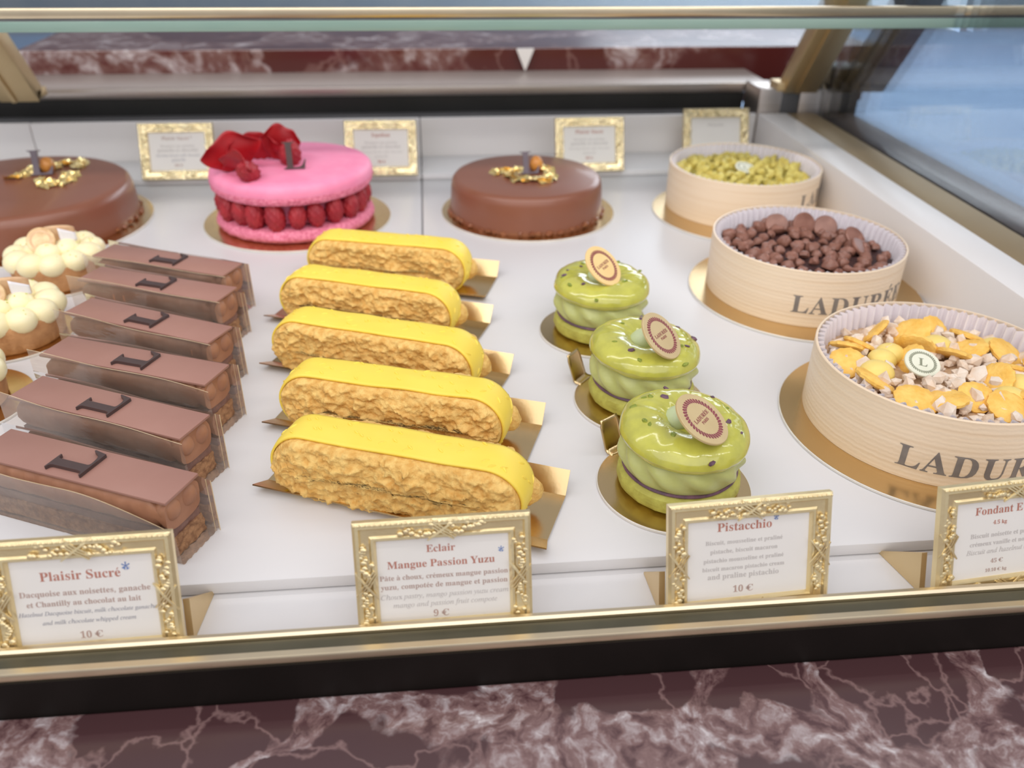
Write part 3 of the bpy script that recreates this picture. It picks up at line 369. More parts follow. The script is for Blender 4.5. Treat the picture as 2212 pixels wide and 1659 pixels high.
def text_loops(s, font='b', size=0.01, align='c', track=0.0):
    x = 0.0; out = []
    k = size / 250.0
    F = GLYPH[font]
    def add(loops, dx, dy=0.0):
        for l in loops:
            out.append([((l[i] + dx) * k, (l[i + 1] + dy) * k) for i in range(0, len(l), 2)])
    acc = {'é': ('e', 1), 'É': ('E', 1), 'à': ('a', -1), 'â': ('a', 0), 'ê': ('e', 0)}
    for c in s:
        if c == ' ': x += 44; continue
        if c == '.': add([[8, 0, 22, 0, 22, 14, 8, 14]], x); x += 34; continue
        if c == '*':
            for a in range(6):
                t = a * pi / 3 + pi / 6; d, e = cos(t), sin(t)
                add([[30 + d * 4 - e * 3, 84 + e * 4 + d * 3, 30 + d * 34 - e * 6, 84 + e * 34 + d * 6, 30 + d * 34 + e * 6, 84 + e * 34 - d * 6, 30 + d * 4 + e * 3, 84 + e * 4 - d * 3]], x)
            x += 70; continue
        if c == '€':
            a, l = GLYPH['b']['C']; add(l, x + 12)
            add([[0, 66, 80, 66, 82, 76, 0, 76], [0, 44, 74, 44, 76, 54, 0, 54]], x); x += a + 14; continue
        b, ac = acc.get(c, (c, None))
        if b not in F:
            F2 = GLYPH['b'] if b in GLYPH['b'] else None
            if not F2: x += 60; continue
            a, l = F2[b]
        else:
            a, l = F[b]
        add(l, x)
        if ac is not None:
            h = 122 if b.isupper() else 90; m = a / 2
            if ac == 1: add([[m - 8, h, m + 1, h, m + 18, h + 22, m + 5, h + 27]], x)
            elif ac == -1: add([[m - 1, h, m + 8, h, m - 5, h + 27, m - 18, h + 22]], x)
            else: add([[m - 20, h, m - 12, h, m, h + 12, m + 12, h, m + 20, h, m + 6, h + 23, m - 6, h + 23]], x)
        x += a + track
    w = x * k
    sh = {'c': -w / 2, 'l': 0.0, 'r': -w}[align]
    return [[(p[0] + sh, p[1]) for p in l] for l in out]

def loops_mesh(name, loops, depth=0.0001):
    """flat letters filled and given a little thickness"""
    cu = bpy.data.curves.new(name, 'CURVE'); cu.dimensions = '2D'; cu.fill_mode = 'BOTH'; cu.extrude = depth / 2
    for l in loops:
        sp = cu.splines.new('POLY'); sp.points.add(len(l) - 1)
        for p, q in zip(sp.points, l): p.co = (q[0], q[1], 0, 1)
        sp.use_cyclic_u = True
    o = bpy.data.objects.new(name, cu); C.objects.link(o)
    dg = bpy.context.evaluated_depsgraph_get(); dg.update()
    me = bpy.data.meshes.new_from_object(o.evaluated_get(dg))
    bpy.data.objects.remove(o); bpy.data.curves.remove(cu)
    me.name = name
    for v in me.vertices: v.co.z += depth / 2
    return me

def shift(loops, dx, dy, s=1.0):
    return [[(p[0] * s + dx, p[1] * s + dy) for p in l] for l in loops]

# ------------------------------------------------------------------ setting: shop around the case
struct('floor', newbox(-8, 9, -2, 8.2, -0.95, -0.90), 'shop_floor')
struct('wall_back', newbox(-8, 9, 8.0, 8.1, -0.90, 2.6), 'shop_wall')

# ------------------------------------------------------------------ the display case
G_TRAY = 'white lacquered display trays'
def tray(x0, x1, label, label2):
    t = thing('display_tray', label, 'tray', ((x0 + x1) / 2, 0.29, -0.007), group=G_TRAY)
    w = (x1 - x0) / 2
    obj('tray_deck', newbox(-w, w, 0, 0.656, 0, 0.007, 0.0012), 'tray', t)
    t2 = thing('back_panel', label2, 'panel', ((x0 + x1) / 2, 0.946, 0.0002), group='white back panels')
    obj('panel', newbox(-w, w, 0.0005, 0.007, 0.0, 0.0473, 0.0008), 'panel', t2)
    obj('front_step', newbox(-w, w, -0.068, 0.0, 0.0, 0.006, 0.001), 'tray', t2)
    return t
tray(-0.90, -0.4215, 'white display tray at the far left, under the largest chocolate cake', 'white back panel at the far left, behind the largest chocolate cake')
tray(-0.4205, -0.0097, 'wide white display tray under the pink macaron cake and chocolate bars', 'white back panel with two gilt frames, behind the pink macaron cake')
tray(-0.0087, 0.3735, 'white display tray under the round wooden boxes and green macarons', 'white back panel behind the smaller chocolate cake and farthest wooden box')

tag(obj('lower_shelf', newbox(-0.9, 0.3735, 0.2560, 0.953, -0.03, -0.0075), 'tray'), 'lower white base strip in front of the trays, where the front price frames stand', 'shelf')
tag(obj('side_panel', newbox(0.3742, 0.4078, 0.258, 0.945, -0.03, 0.0485, 0.001), 'panel'), 'white raised side ledge running along the right of the trays', 'ledge')
tag(obj('brass_strip', newbox(0.4080, 0.4408, 0.258, 0.945, -0.03, 0.0482, 0.0006), 'brass_matt'), 'matt brass strip between the white side ledge and the grey marble', 'strip')
tag(obj('marble_sill', newbox(0.4482, 0.488, 0.20, 0.948, -0.05, 0.046, 0.001), 'marble_side'), 'grey mauve marble sill outside the right glass pane', 'sill')
tag(obj('glass_screen', prism_x([(0.27, 0.02), (0.95, 0.02), (0.95, 0.168), (0.716, 0.168), (0.716, 0.36), (0.27, 0.36)], 0.4412, 0.4472), 'glass_side', smooth=False), 'upright clear glass pane closing the right side of the case', 'glass')

r = thing('front_rail', 'champagne metal rail with two ridges and a dark channel along the front', 'rail', (0, 0.2402, 0.0045))
obj('inner_ridge', prism_x([(0.0152, -0.0235), (0.0152, 0.0), (0.0142, 0.0009), (0.0126, 0.0009), (0.0116, -0.0002), (0.0114, -0.0235)], -0.9, 0.9), 'rail', r)
obj('channel', newbox(-0.9, 0.9, 0.0040, 0.0114, -0.02, -0.0018), 'slot', r)
obj('outer_ridge', prism_x([(0.0040, -0.0235), (0.0040, 0.0), (0.0034, 0.0006), (0.0006, 0.0006), (0.0, -0.0003), (0.0, -0.0035), (0.001, -0.0035), (0.001, -0.0235)], -0.9, 0.9), 'rail', r)
obj('fascia', newbox(-0.9, 0.9, -0.0008, 0.0009, -0.040, -0.0036), 'near_black', r)  # rail's front face, its shadow put into the near-black colour
tag(obj('marble_counter', newbox(-1.0, 1.0, 0.02, 0.2392, -0.06, -0.0190, 0.001), 'marble_front', smooth=False), 'dark red marble counter with white veins in front of the case', 'counter')

# back of the case
tag(obj('black_recess', box(newbox(-0.9, 0.3745, 0.9995, 1.004, -0.03, 0.0600), -0.9, 0.3745, 0.9535, 0.9994, -0.03, 0.0), 'black', smooth=False), 'black air slot behind the white back panels', 'vent')
tag(obj('grey_lip', newbox(-0.9, 0.3745, 0.985, 0.9993, 0.0005, 0.0425, 0.001), 'grey_dark'), 'dark grey metal lip inside the black air slot', 'lip')
s = thing('steel_ledge', 'brushed steel ledge above the black air slot, in front of the red marble', 'ledge', (0, 1.0, 0.06))
obj('front_edge', newbox(-0.9, 0.402, -0.0005, 0.006, 0.0, 0.0112, 0.0012), 'steel', s)
obj('top_plate', newbox(-0.9, 0.402, 0.0062, 0.083, 0.0, 0.0114, 0.0005), 'steel_top', s)
tag(obj('marble_upstand', newbox(-0.476, 0.566, 1.0842, 1.26, 0.03, 0.0975, 0.001), 'marble_back', smooth=False), 'dark red veined marble upstand across the back of the case', 'upstand')
cb = thing('corner_bracket', 'grey steel corner block under the right brass post', 'bracket', (0.41, 0.948, 0.0))
obj('face_plate', newbox(-0.0355, -0.009, 0, 0.05, 0.0, 0.0745, 0.001), 'steel', cb)
obj('dark_plate', newbox(-0.0088, 0.012, 0.002, 0.05, 0.0, 0.0745, 0.001), 'grey_dark', cb)
obj('end_plate', newbox(0.0122, 0.037, 0.0, 0.05, 0.0, 0.073, 0.001), 'steel', cb)
tag(obj('black_end_block', newbox(0.4555, 0.494, 0.952, 1.0, 0.0, 0.094, 0.001), 'near_black'), 'black block outside the glass behind the grey marble sill', 'block')

def post(x, label, m='brass', w=0.040):
    d = Vector((0, -0.072, 0.097)).normalized(); b = Vector((x, 0.958, 0.072))
    t = thing('brass_post' if m == 'brass' else 'outer_post', label, 'post', b, group='leaning posts at the back of the case' if m == 'brass' else None)
    a = math.atan2(0.072, 0.097)
    bm = newbox(-w / 2, w / 2, -0.010, 0.010, 0.004, 0.30, 0.0015)
    bmesh.ops.rotate(bm, verts=bm.verts, cent=(0, 0, 0), matrix=Matrix.Rotation(a, 3, 'X'))
    obj('upright', bm, m, t)
    bm = newbox(-w / 2 + 0.013, -w / 2 + 0.018, -0.0125, -0.0099, 0.006, 0.30, 0.0006)
    bmesh.ops.rotate(bm, verts=bm.verts, cent=(0, 0, 0), matrix=Matrix.Rotation(a, 3, 'X'))
    obj('raised_fillet', bm, m, t)
    obj('foot', newbox(-w / 2 - 0.008, w / 2, -0.012, 0.014, 0.0, 0.009, 0.001), m, t)
    return t
post(0.421, 'brass post leaning forward at the right back corner')
post(-0.424, 'brass post leaning forward at the left edge')
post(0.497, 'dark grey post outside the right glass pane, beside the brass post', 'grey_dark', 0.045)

g = thing('glass_shelf', 'thick clear glass shelf with green front edge above the back of the case', 'shelf', (0, 0.72, 0.1704))
obj('green_edge', newbox(-0.8, 0.9, 0.0, 0.004, 0.0, 0.0078, 0.0004), 'glass_edge', g)
obj('pane', newbox(-0.8, 0.9, 0.0041, 0.134, 0.0, 0.0078), 'glass_pane', g, smooth=False)
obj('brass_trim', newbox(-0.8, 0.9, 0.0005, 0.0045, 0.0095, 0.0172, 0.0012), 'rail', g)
obj('trim_seal', newbox(-0.8, 0.9, 0.001, 0.004, 0.0079, 0.0094), 'grey_dark', g)

# blurry white highlight modelled as a small pointed wedge on the steel ledge
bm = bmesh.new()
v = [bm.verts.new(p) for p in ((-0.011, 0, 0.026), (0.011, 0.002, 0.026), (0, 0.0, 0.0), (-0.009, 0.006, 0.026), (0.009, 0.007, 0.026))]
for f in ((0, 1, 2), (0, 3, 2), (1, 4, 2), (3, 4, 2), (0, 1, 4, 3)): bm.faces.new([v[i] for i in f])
tag(obj('highlight_point', bm, 'paper', loc=(0.1212, 1.074, 0.0718), smooth=False), 'small white pointed highlight, built solid, before the red marble upstand', 'paper')

# ------------------------------------------------------------------ price frames
GEM = None
def make_moulding(w, h, bw):
    """four mitred mouldings round an opening, in the plane of the card"""
    prof = [(0.0, 0.0), (0.0, 0.0030), (0.0012, 0.0042), (0.0026, 0.0042), (0.0034, 0.0030), (0.0066, 0.0024), (0.0074, 0.0032), (0.0084, 0.0032), (bw, 0.0016), (bw, 0.0)]
    bm = bmesh.new(); rows = []
    for d, z in prof:
        rows.append([bm.verts.new(p) for p in ((-w / 2 + d, d, z), (w / 2 - d, d, z), (w / 2 - d, h - d, z), (-w / 2 + d, h - d, z))])
    n = len(rows)
    for i in range(n):
        a, b = rows[i], rows[(i + 1) % n]
        for k in range(4):
            j = (k + 1) % 4; bm.faces.new((a[k], a[j], b[j], b[k]))
    return bm

def make_ornament(w, h, seed, amt=1.0):
    """leaf and ribbon relief on the middle of each side, beads at the edges"""
    rnd = random.Random(seed); bm = bmesh.new()
    sides = [((0, 0.0048), (1, 0), w * 0.5), ((0, h - 0.0048), (1, 0), w * 0.5), ((-w / 2 + 0.0048, h / 2), (0, 1), h * 0.66), ((w / 2 - 0.0048, h / 2), (0, 1), h * 0.66)]
    for (cx, cy), (dx, dy), ln in sides:
        for s in (-1, 1):
            n = 13
            for k in range(n):
                t = s * (0.18 + 0.82 * k / n) * ln / 2; q = rnd.uniform(-0.0026, 0.0026)
                blob(rnd.uniform(0.0008, 0.0014) * amt, 1, (1.2, 1.0, 0.9), bm=bm, loc=(cx + dx * t + dy * q, cy + dy * t + dx * q, 0.0032 + rnd.uniform(0, 0.0008)))
            # crossed ribbon
            a = Vector((cx - dx * 0.0055 - dy * 0.0038 * s, cy - dy * 0.0055 - dx * 0.0038 * s, 0.0036)); b = Vector((cx + dx * 0.0055 + dy * 0.0038 * s, cy + dy * 0.0055 + dx * 0.0038 * s, 0.0036))
            for o in (-0.0008, 0.0, 0.0008):
                off = Vector((dy * o + dx * o, dx * o - dy * o, 0))
                tube([a + off, (a + b) / 2 + off + Vector((0, 0, 0.0009)), b + off], 0.00045, 4, bm)
    n = int(w / 0.0021)
    for k in range(n):
        blob(0.00065, 1, bm=bm, loc=(-w / 2 + (k + 0.5) * w / n, h - 0.0010, 0.0042))
    return bm

CARD_W, CARD_H = 0.0745, 0.0560
_fr = make_moulding(CARD_W, CARD_H, 0.0094); FRAME_ME = None
def text_part(card, name, rows, m):
    """rows of (string, font, size, x, y, align)"""
    loops = []
    for s, f, wd, x, y in rows:
        l = text_loops(s, f, 1.0, 'c'); xs = [p[0] for q in l for p in q]
        k = wd / (max(xs) - min(xs)); loops += shift(l, x - k * (max(xs) + min(xs)) / 2, y, k)
    me = loops_mesh(name, loops, 0.00006)
    o = obj(name, me, m, card, (0, 0, 0.00105), smooth=False)
    return o

def price_frame(loc, yaw, texts, label, group, strut=0, seed=1, tilt=18.0, crinkle=False, amt=1.0, foot_out=0.005, foot_back=0.034):
    global FRAME_ME
    t = thing('price_frame', label, 'price card', loc, (radians(90 - tilt), 0, yaw), group)
    if FRAME_ME is None:
        o = obj('frame', _fr, 'gold_frame', t); FRAME_ME = o.data
    else:
        obj('frame', FRAME_ME if not crinkle else make_moulding(CARD_W, CARD_H, 0.0094), 'gold_crinkle' if crinkle else None, t)
    obj('ornament', make_ornament(CARD_W, CARD_H, seed, amt), 'gold_crinkle' if crinkle else 'gold_frame', t)
    obj('card', newbox(-CARD_W / 2 + 0.006, CARD_W / 2 - 0.006, 0.006, CARD_H - 0.006, -0.0004, 0.0010), 'paper', t, smooth=False)
    obj('backing', newbox(-CARD_W / 2 + 0.002, CARD_W / 2 - 0.002, 0.001, CARD_H - 0.002, -0.0016, -0.0006), 'brass', t, smooth=False)
    for nm, rows, m in texts:
        if rows: text_part(t, nm, rows, m)
    if strut:
        # triangular foot behind one edge: apex on the shelf behind, tall at the frame
        R = t.rotation_euler.to_matrix().transposed()
        def wl(x, y, z): return R @ Vector((x, y, z))
        cy, sy = cos(yaw), sin(yaw)
        bm = bmesh.new(); x0 = strut * (CARD_W / 2 - 0.0015); x1 = strut * (CARD_W / 2 + foot_out); e = strut * 0.0028
        base = [(x0, 0.006, 0.0), (x0 + e, 0.006, 0.0), (x1 + e * 0.4, foot_back, 0.0), (x1, foot_back, 0.0)]
        top = [(x0, 0.012, 0.019), (x0 + e, 0.012, 0.019), (x1 + e * 0.4, foot_back, 0.0010), (x1, foot_back, 0.0010)]
        vb = [bm.verts.new(wl(x * cy - y * sy, x * sy + y * cy, z)) for x, y, z in base]
        vt = [bm.verts.new(wl(x * cy - y * sy, x * sy + y * cy, z)) for x, y, z in top]
        bm.faces.new(vb); bm.faces.new(vt[::-1])
        for i in range(4):
            j = (i + 1) % 4; bm.faces.new((vb[i], vb[j], vt[j], vt[i]))
        obj('easel_foot', bm, 'brass', t, smooth=False)
    return t

GF = 'gilt price frames along the front'
GBK = 'gilt price frames along the back'
ZL = -0.0073
price_frame((-0.1478, 0.2568, ZL), radians(1), [
    ('title', [('Plaisir Sucré', 'b', 0.0315, -0.001, 0.0372)], 'ink_red'),
    ('description', [('Dacquoise aux noisettes, ganache', 'b', 0.0515, 0, 0.0305), ('et Chantilly au chocolat au lait', 'b', 0.0450, -0.001, 0.0260)], 'ink_brown'),
    ('translation', [('Hazelnut Dacquoise biscuit, milk chocolate ganache', 'i', 0.0545, 0, 0.0220), ('and milk chocolate whipped cream', 'i', 0.0370, 0, 0.0178)], 'ink_slate'),
    ('price', [('10 €', 'b', 0.0090, 0, 0.0108)], 'ink_brown'),
    ('asterisk', [('*', 'b', 0.0034, 0.0172, 0.0372)], 'ink_blue')],
    'gilt price frame priced 10 € with slate italics, in front of the chocolate bars', GF, 1, 11, foot_out=0.0035)
price_frame((-0.0010, 0.2568, ZL), radians(1), [
    ('title', [('Eclair', 'b', 0.0122, -0.001, 0.0402), ('Mangue Passion Yuzu', 'b', 0.0455, -0.001, 0.0336)], 'ink_red'),
    ('description', [('Pâte à choux, crémeux mangue passion', 'b', 0.0545, 0, 0.0283), ('yuzu, compotée de mangue et passion', 'b', 0.0540, 0, 0.0241)], 'ink_brown'),
    ('translation', [('Choux pastry, mango passion yuzu cream', 'i', 0.0545, 0, 0.0195), ('mango and passion fruit compote', 'i', 0.0445, 0, 0.0155)], 'ink_pale'),
    ('price', [('9 €', 'b', 0.0066, -0.002, 0.0104)], 'ink_brown'),
    ('asterisk', [('*', 'b', 0.0026, 0.0246, 0.0360)], 'ink_blue')],
    'gilt price frame priced 9 €, in front of the yellow eclairs', GF, 0, 12)
price_frame((0.1330, 0.2580, ZL), radians(3), [
    ('title', [('Pistacchio', 'b', 0.0250, -0.002, 0.0412)], 'ink_red'),
    ('description', [('Biscuit, mousseline et praliné', 'b', 0.0355, -0.002, 0.0352), ('pistache, biscuit macaron', 'b', 0.0310, -0.002, 0.0310), ('pistachio mousseline et praliné', 'b', 0.0370, -0.002, 0.0268)], 'ink_pale'),
    ('translation', [('biscuit macaron pistachio cream', 'b', 0.0380, -0.002, 0.0228), ('and praline pistachio', 'b', 0.0330, -0.002, 0.0188)], 'ink_pale'),
    ('price', [('10 €', 'b', 0.0093, -0.002, 0.0118)], 'ink_brown'),
    ('asterisk', [('*', 'b', 0.0024, 0.0125, 0.0425)], 'ink_blue')],
    'gilt price frame priced 10 €, in front of the green macarons', GF, -1, 13, foot_out=0.0, foot_back=0.031)
price_frame((0.2568, 0.2610, ZL), radians(5), [
    ('title', [('Fondant E', 'b', 0.0240, -0.006, 0.0402), ('4.5 kg', 'b', 0.0070, -0.005, 0.0350)], 'ink_red'),
    ('description', [('Biscuit noisette et praliné', 'b', 0.0350, -0.002, 0.0290), ('crémeux vanille et noisette', 'b', 0.0350, -0.002, 0.0250), ('Biscuit and hazelnut cream', 'i', 0.0380, -0.002, 0.0210)], 'ink_pale'),
    ('price', [('45 €', 'b', 0.0062, -0.005, 0.0160), ('10.10 € kg', 'b', 0.0110, -0.005, 0.0117)], 'ink_brown')],
    'gilt price frame cut by the right edge, in front of the biscuit topped box', GF, -1, 14, foot_out=0.004)

def back_texts(title, red):
    ink = 'ink_red' if red else 'ink_brown'
    return [('title', [(title, 'b', 0.030 if len(title) > 9 else 0.019, 0, 0.0395)], ink),
            ('description', [('Dacquoise aux noisettes', 'b', 0.034, 0, 0.0325), ('ganache et chocolat', 'b', 0.040, 0, 0.0280)], 'ink_pale'),
            ('translation', [('Hazelnut biscuit, milk chocolate', 'i', 0.044, 0, 0.0232), ('ganache', 'i', 0.014, 0, 0.0185)], 'ink_slate' if not red else 'ink_pale'),
            ('price', [('90 €', 'b', 0.0085, 0, 0.0130)], ink)]
price_frame((-0.2555, 0.8745, 0.0064), radians(0), back_texts('Plaisir Sucré *', False), 'gilt price frame at the back, left of the pink macaron cake petals', GBK, 0, 21, 20, True, 1.4)
price_frame((-0.0500, 0.8745, 0.0064), radians(-1), back_texts('Ispahan', True), 'gilt price frame at the back, right behind the pink macaron cake', GBK, 0, 22, 20, True, 1.4)
price_frame((0.1700, 0.8745, 0.0064), radians(1), back_texts('Plaisir Sucré', True), 'gilt price frame at the back, right of the smaller chocolate cake', GBK, 0, 23, 20, True, 1.4)
price_frame((0.3170, 0.9050, 0.0064), radians(0), [('title', [('Pistacchio', 'b', 0.018, 0, 0.0375)], 'ink_pale')], 'gilt price frame in the right back corner, behind the pistachio topped box', GBK, 0, 24, 20, True, 1.4)

# ------------------------------------------------------------------ gold boards
def round_board(r, label, loc, tab=None):
    t = thing('cake_board', label, 'cake board', loc, group='round gold boards')
    obj('disc', lathe([(0, 0), (r - 0.0005, 0), (r - 0.0003, 0.0004), (r - 0.0003, 0.0012), (r - 0.0006, 0.0018), (0, 0.0018)], 96), 'gold_board', t)
    obj('card_edge', lathe([(r - 0.0003, 0.0001), (r, 0.0003), (r, 0.0014), (r - 0.0005, 0.0017)], 96), 'card_edge', t)
    if tab is not None:
        a = radians(tab); d = Vector((cos(a), sin(a), 0)); n = Vector((-sin(a), cos(a), 0))
        def f(u, v):
            s = v * 0.0235; p = d * (r - 0.003)
            fl = min(s, 0.005); up_ = max(0.0, s - 0.005)
            p = p + d * (fl + up_ * 0.36) + Vector((0, 0, 0.0016 + up_ * 0.93))
            w = 0.0072 * (1 if v < 0.9 else 0.88)
            return p + n * ((u - 0.5) * 2 * w)
        o = obj('pull_tab', sheet(f, 6, 12), 'gold_board', t); solid(o, 0.0008)
    return t

# ------------------------------------------------------------------ chocolate glazed cakes
def letter_me(size, depth, name='letter'):
    l = text_loops('L', 'b', size, 'c'); me = loops_mesh(name, l, depth); return me

def leaf_bm(seed, spots):
    rnd = random.Random(seed); bm = bmesh.new()
    for x, y, s in spots:
        for q in range(3):
            a = rnd.uniform(0, 6.28); tx = rnd.uniform(-0.7, 0.7); sd = rnd.uniform(0, 50)
            mt = Matrix.Rotation(a, 3, 'Z') @ Matrix.Rotation(tx, 3, 'X')
            ox, oy = rnd.uniform(-1, 1) * s * 0.5, rnd.uniform(-1, 1) * s * 0.5
            def f(u, v):
                p = mt @ Vector(((u - 0.5) * s * 1.5, (v - 0.5) * s, 0))
                h = 0.0020 + 0.0022 * noise.noise(Vector((u * 3 + sd, v * 3, sd)))
                e = 0.18 * s * noise.noise(Vector((u * 9, v * 9 + sd, 3)))
                return (x + ox + p.x + e, y + oy + p.y + e, max(0.0003, p.z + h))
            sheet(f, 6, 5, bm)
    return bm

def glazed_cake(loc, r, h, label, seed, letter_at, letter_yaw, spots, nut, lsize=0.048):
    t = thing('chocolate_cake', label, 'cake', loc, group='round chocolate glazed cakes')
    def fn(rr, z, a, i):
        k = 1 + 0.006 * noise.noise(Vector((cos(a) * 2 + seed, sin(a) * 2, z * 30)))
        return rr * k, z
    pr = [(0, 0.0), (r * 1.005, 0.0), (r * 1.012, 0.003), (r * 1.004, 0.007), (r * 1.0, h * 0.45), (r * 0.992, h * 0.74), (r * 0.975, h * 0.90), (r * 0.945, h * 0.975), (r * 0.90, h * 1.0), (r * 0.5, h * 1.004), (0, h * 1.004)]
    obj('glaze', lathe(pr, 96, fn), 'glaze', t)
    rnd = random.Random(seed); bm = bmesh.new()
    for k in range(46):
        a = 2 * pi * k / 46 + rnd.uniform(-.05, .05)
        blob(rnd.uniform(0.0018, 0.0034), 1, (1.4, 1.0, 0.9), 0.3, 2, k, bm, (cos(a) * r * 1.012, sin(a) * r * 1.012, rnd.uniform(0.001, 0.0035)), Matrix.Rotation(a + pi / 2, 3, 'Z').to_euler())
    obj('reflection_foot', bm, 'glaze_foot', t)  # darker brown of the cake mirrored in its board, shaped as lumps
    obj('gold_leaf', leaf_bm(seed, spots), 'gold_leaf', t, (0, 0, h * 1.004), smooth=False)
    o = obj('hazelnut', blob(0.0072, 3, (0.9, 0.9, 1.1), 0.08, 2, seed), 'hazelnut', t, (nut[0], nut[1], h + 0.0065))
    o = obj('letter', letter_me(lsize, 0.0022), 'choc_letter', t, (letter_at[0], letter_at[1], h + 0.0005), smooth=False)
    o.rotation_euler = (radians(72), 0, letter_yaw)
    return t
cb1 = round_board(0.1065, 'gold round board under the big chocolate cake at the left edge', (-0.366, 0.7705, 0))
glazed_cake((-0.372, 0.7745, 0.0018), 0.0985, 0.034, 'largest chocolate glazed cake with gold leaf, cut by the left edge', 3, (0.0153, 0.0266), radians(8),
    [(-0.0058, 0.0177, 0.0085), (0.0009, 0.0272, 0.0085), (0.0038, 0.0416, 0.0085), (0.0205, 0.0022, 0.0085), (0.0322, -0.0080, 0.0085), (0.0385, -0.0031, 0.0085), (0.0430, 0.0076, 0.0085), (0.0434, 0.0244, 0.0085), (0.0406, 0.0481, 0.0085), (0.0399, 0.0635, 0.0085), (0.0278, 0.0581, 0.0085), (0.0212, 0.0524, 0.0085), (0.0080, 0.0533, 0.0085)], (0.0179, 0.0351))
round_board(0.083, 'gold round board under the smaller chocolate cake', (0.092, 0.774, 0))
glazed_cake((0.0905, 0.7745, 0.0018), 0.0720, 0.034, 'smaller chocolate glazed cake with gold leaf, between macaron cake and boxes', 9, (0.003, 0.001), radians(4),
    [(-0.020, 0.010, 0.009), (-0.016, -0.004, 0.009), (-0.006, 0.010, 0.008), (0.0, -0.016, 0.009), (0.010, -0.020, 0.009), (0.020, -0.012, 0.009), (0.022, 0.004, 0.008), (0.018, 0.016, 0.008), (-0.028, 0.006, 0.007), (-0.010, -0.016, 0.008)], (0.010, 0.010), 0.044)

# ------------------------------------------------------------------ pink macaron cake with raspberries
def fib(n):
    return [Vector((sqrt(max(0, 1 - (1 - 2 * (i + .5) / n) ** 2)) * cos(i * 2.39996), sqrt(max(0, 1 - (1 - 2 * (i + .5) / n) ** 2)) * sin(i * 2.39996), 1 - 2 * (i + .5) / n)) for i in range(n)]
FP = fib(64)
def rasp_bm(r=0.0098, tall=1.46):
    def fn(d):
        m = max(d.dot(p) for p in FP)
        return 0.84 + 0.20 * max(0.0, 1 - math.acos(min(1, m)) / 0.28)
    bm = blob(r, 4, (1, 1, tall), fn=fn)
    for v in bm.verts:
        if v.co.z > 0: v.co.x *= 1 - 0.25 * v.co.z / (r * tall); v.co.y *= 1 - 0.25 * v.co.z / (r * tall)
    return bm

round_board(0.0855, 'gold round board under the pink macaron cake', (-0.124, 0.768, 0))
pc = thing('macaron_cake', 'large pink macaron cake filled with raspberries and topped by red petals', 'cake', (-0.1250, 0.766, 0.0018))
pc.scale = (0.92, 0.92, 1.0)
def foot(r, z, a, i):
    return r * (1 + 0.012 * noise.noise(Vector((cos(a) * 14, sin(a) * 14, z * 900)))), z + 0.0006 * noise.noise(Vector((cos(a) * 20, sin(a) * 20, i)))
obj('bottom_shell', lathe([(0, 0.0), (0.070, 0.0), (0.0755, 0.002), (0.0775, 0.005), (0.0770, 0.008), (0.0745, 0.0112), (0.068, 0.0122), (0, 0.0122)], 120, foot), 'pink_foot', pc)
top = []
for k in range(0, 27):
    rr = 0.0745 * (k / 26.0); top.append((rr, 0.0545 - 0.0022 * (rr / 0.0745) ** 2 + (0.00035 * cos(rr / 0.0062 * 2 * pi) if k > 2 else 0)))
top = top[:-1] + [(0.0745, 0.0518), (0.0775, 0.0492), (0.0788, 0.0450), (0.0782, 0.0415)]
def spiral(r, z, a, i):
    if i >= 24: return r, z
    return r, 0.0545 - 0.0022 * (r / 0.0745) ** 2 + 0.0004 * cos(r / 0.0064 * 2 * pi + a) * min(1, r / 0.01)
sh = obj('top_shell', lathe(top + [(0.070, 0.0405), (0, 0.0405)], 120, spiral), 'pink', pc)
obj('top_shell_foot', lathe([(0.070, 0.0350), (0.0765, 0.0352), (0.0782, 0.0375), (0.0785, 0.0405), (0.0778, 0.0418), (0.070, 0.0416)], 120, foot), 'pink_foot', pc)
rb = rasp_bm()
RASP = None; N = 22
for k in range(N):
    a = 2 * pi * k / N + random.uniform(-.03, .03); rr = 0.0682 + random.uniform(-.0012, .001)
    if RASP is None:
        RASP = obj('raspberry', rb, 'raspberry', pc); o = RASP
    else: o = clone(RASP, pc, (0, 0, 0))
    o.location = (rr * cos(a), rr * sin(a), 0.0240); o.rotation_euler = (random.uniform(-.15, .15), random.uniform(-.15, .15), random.uniform(0, 6))
    s = random.uniform(0.92, 1.06); o.scale = (s, s, s * random.uniform(0.98, 1.08))
obj('cream_filling', lathe([(0, 0.014), (0.060, 0.014), (0.060, 0.041), (0, 0.041)], 48), 'pink', pc)
o = clone(RASP, pc, (-0.030, -0.058, 0.0600), (radians(64), radians(14), radians(-24)), (1.0, 1.0, 1.25))
o = clone(RASP, pc, (0.003, -0.015, 0.0640), (radians(20), 0, radians(30)), (1.15, 1.15, 1.0))
def petal(name, base, yaw, lean, w, h, cup, seed, roll=0.0):
    R = Matrix.Rotation(yaw, 3, 'Z') @ Matrix.Rotation(roll, 3, 'Y') @ Matrix.Rotation(lean, 3, 'X')
    def f(u, v):
        s = (u - 0.5) * 2
        ww = w * (0.30 + 0.70 * sin(min(1, v * 1.12) * pi / 2) ** 0.8) * (1 - 0.22 * max(0, v - 0.8) / 0.2)
        hh = h * v * (1 - 0.16 * s * s * v) + h * 0.05 * sin(s * 5 + seed) * v
        y = cup * (s * s) * v - cup * 0.5 * v * v + 0.0016 * noise.noise(Vector((s * 2 + seed, v * 3, seed)))
        return R @ Vector((s * ww, -y, hh)) + Vector(base)
    o = obj(name, sheet(f, 18, 14), 'petal', pc); solid(o, 0.0007)
petal('petal', (-0.044, -0.030, 0.0555), radians(15), radians(14), 0.029, 0.031, 0.014, 1.0, radians(-14))
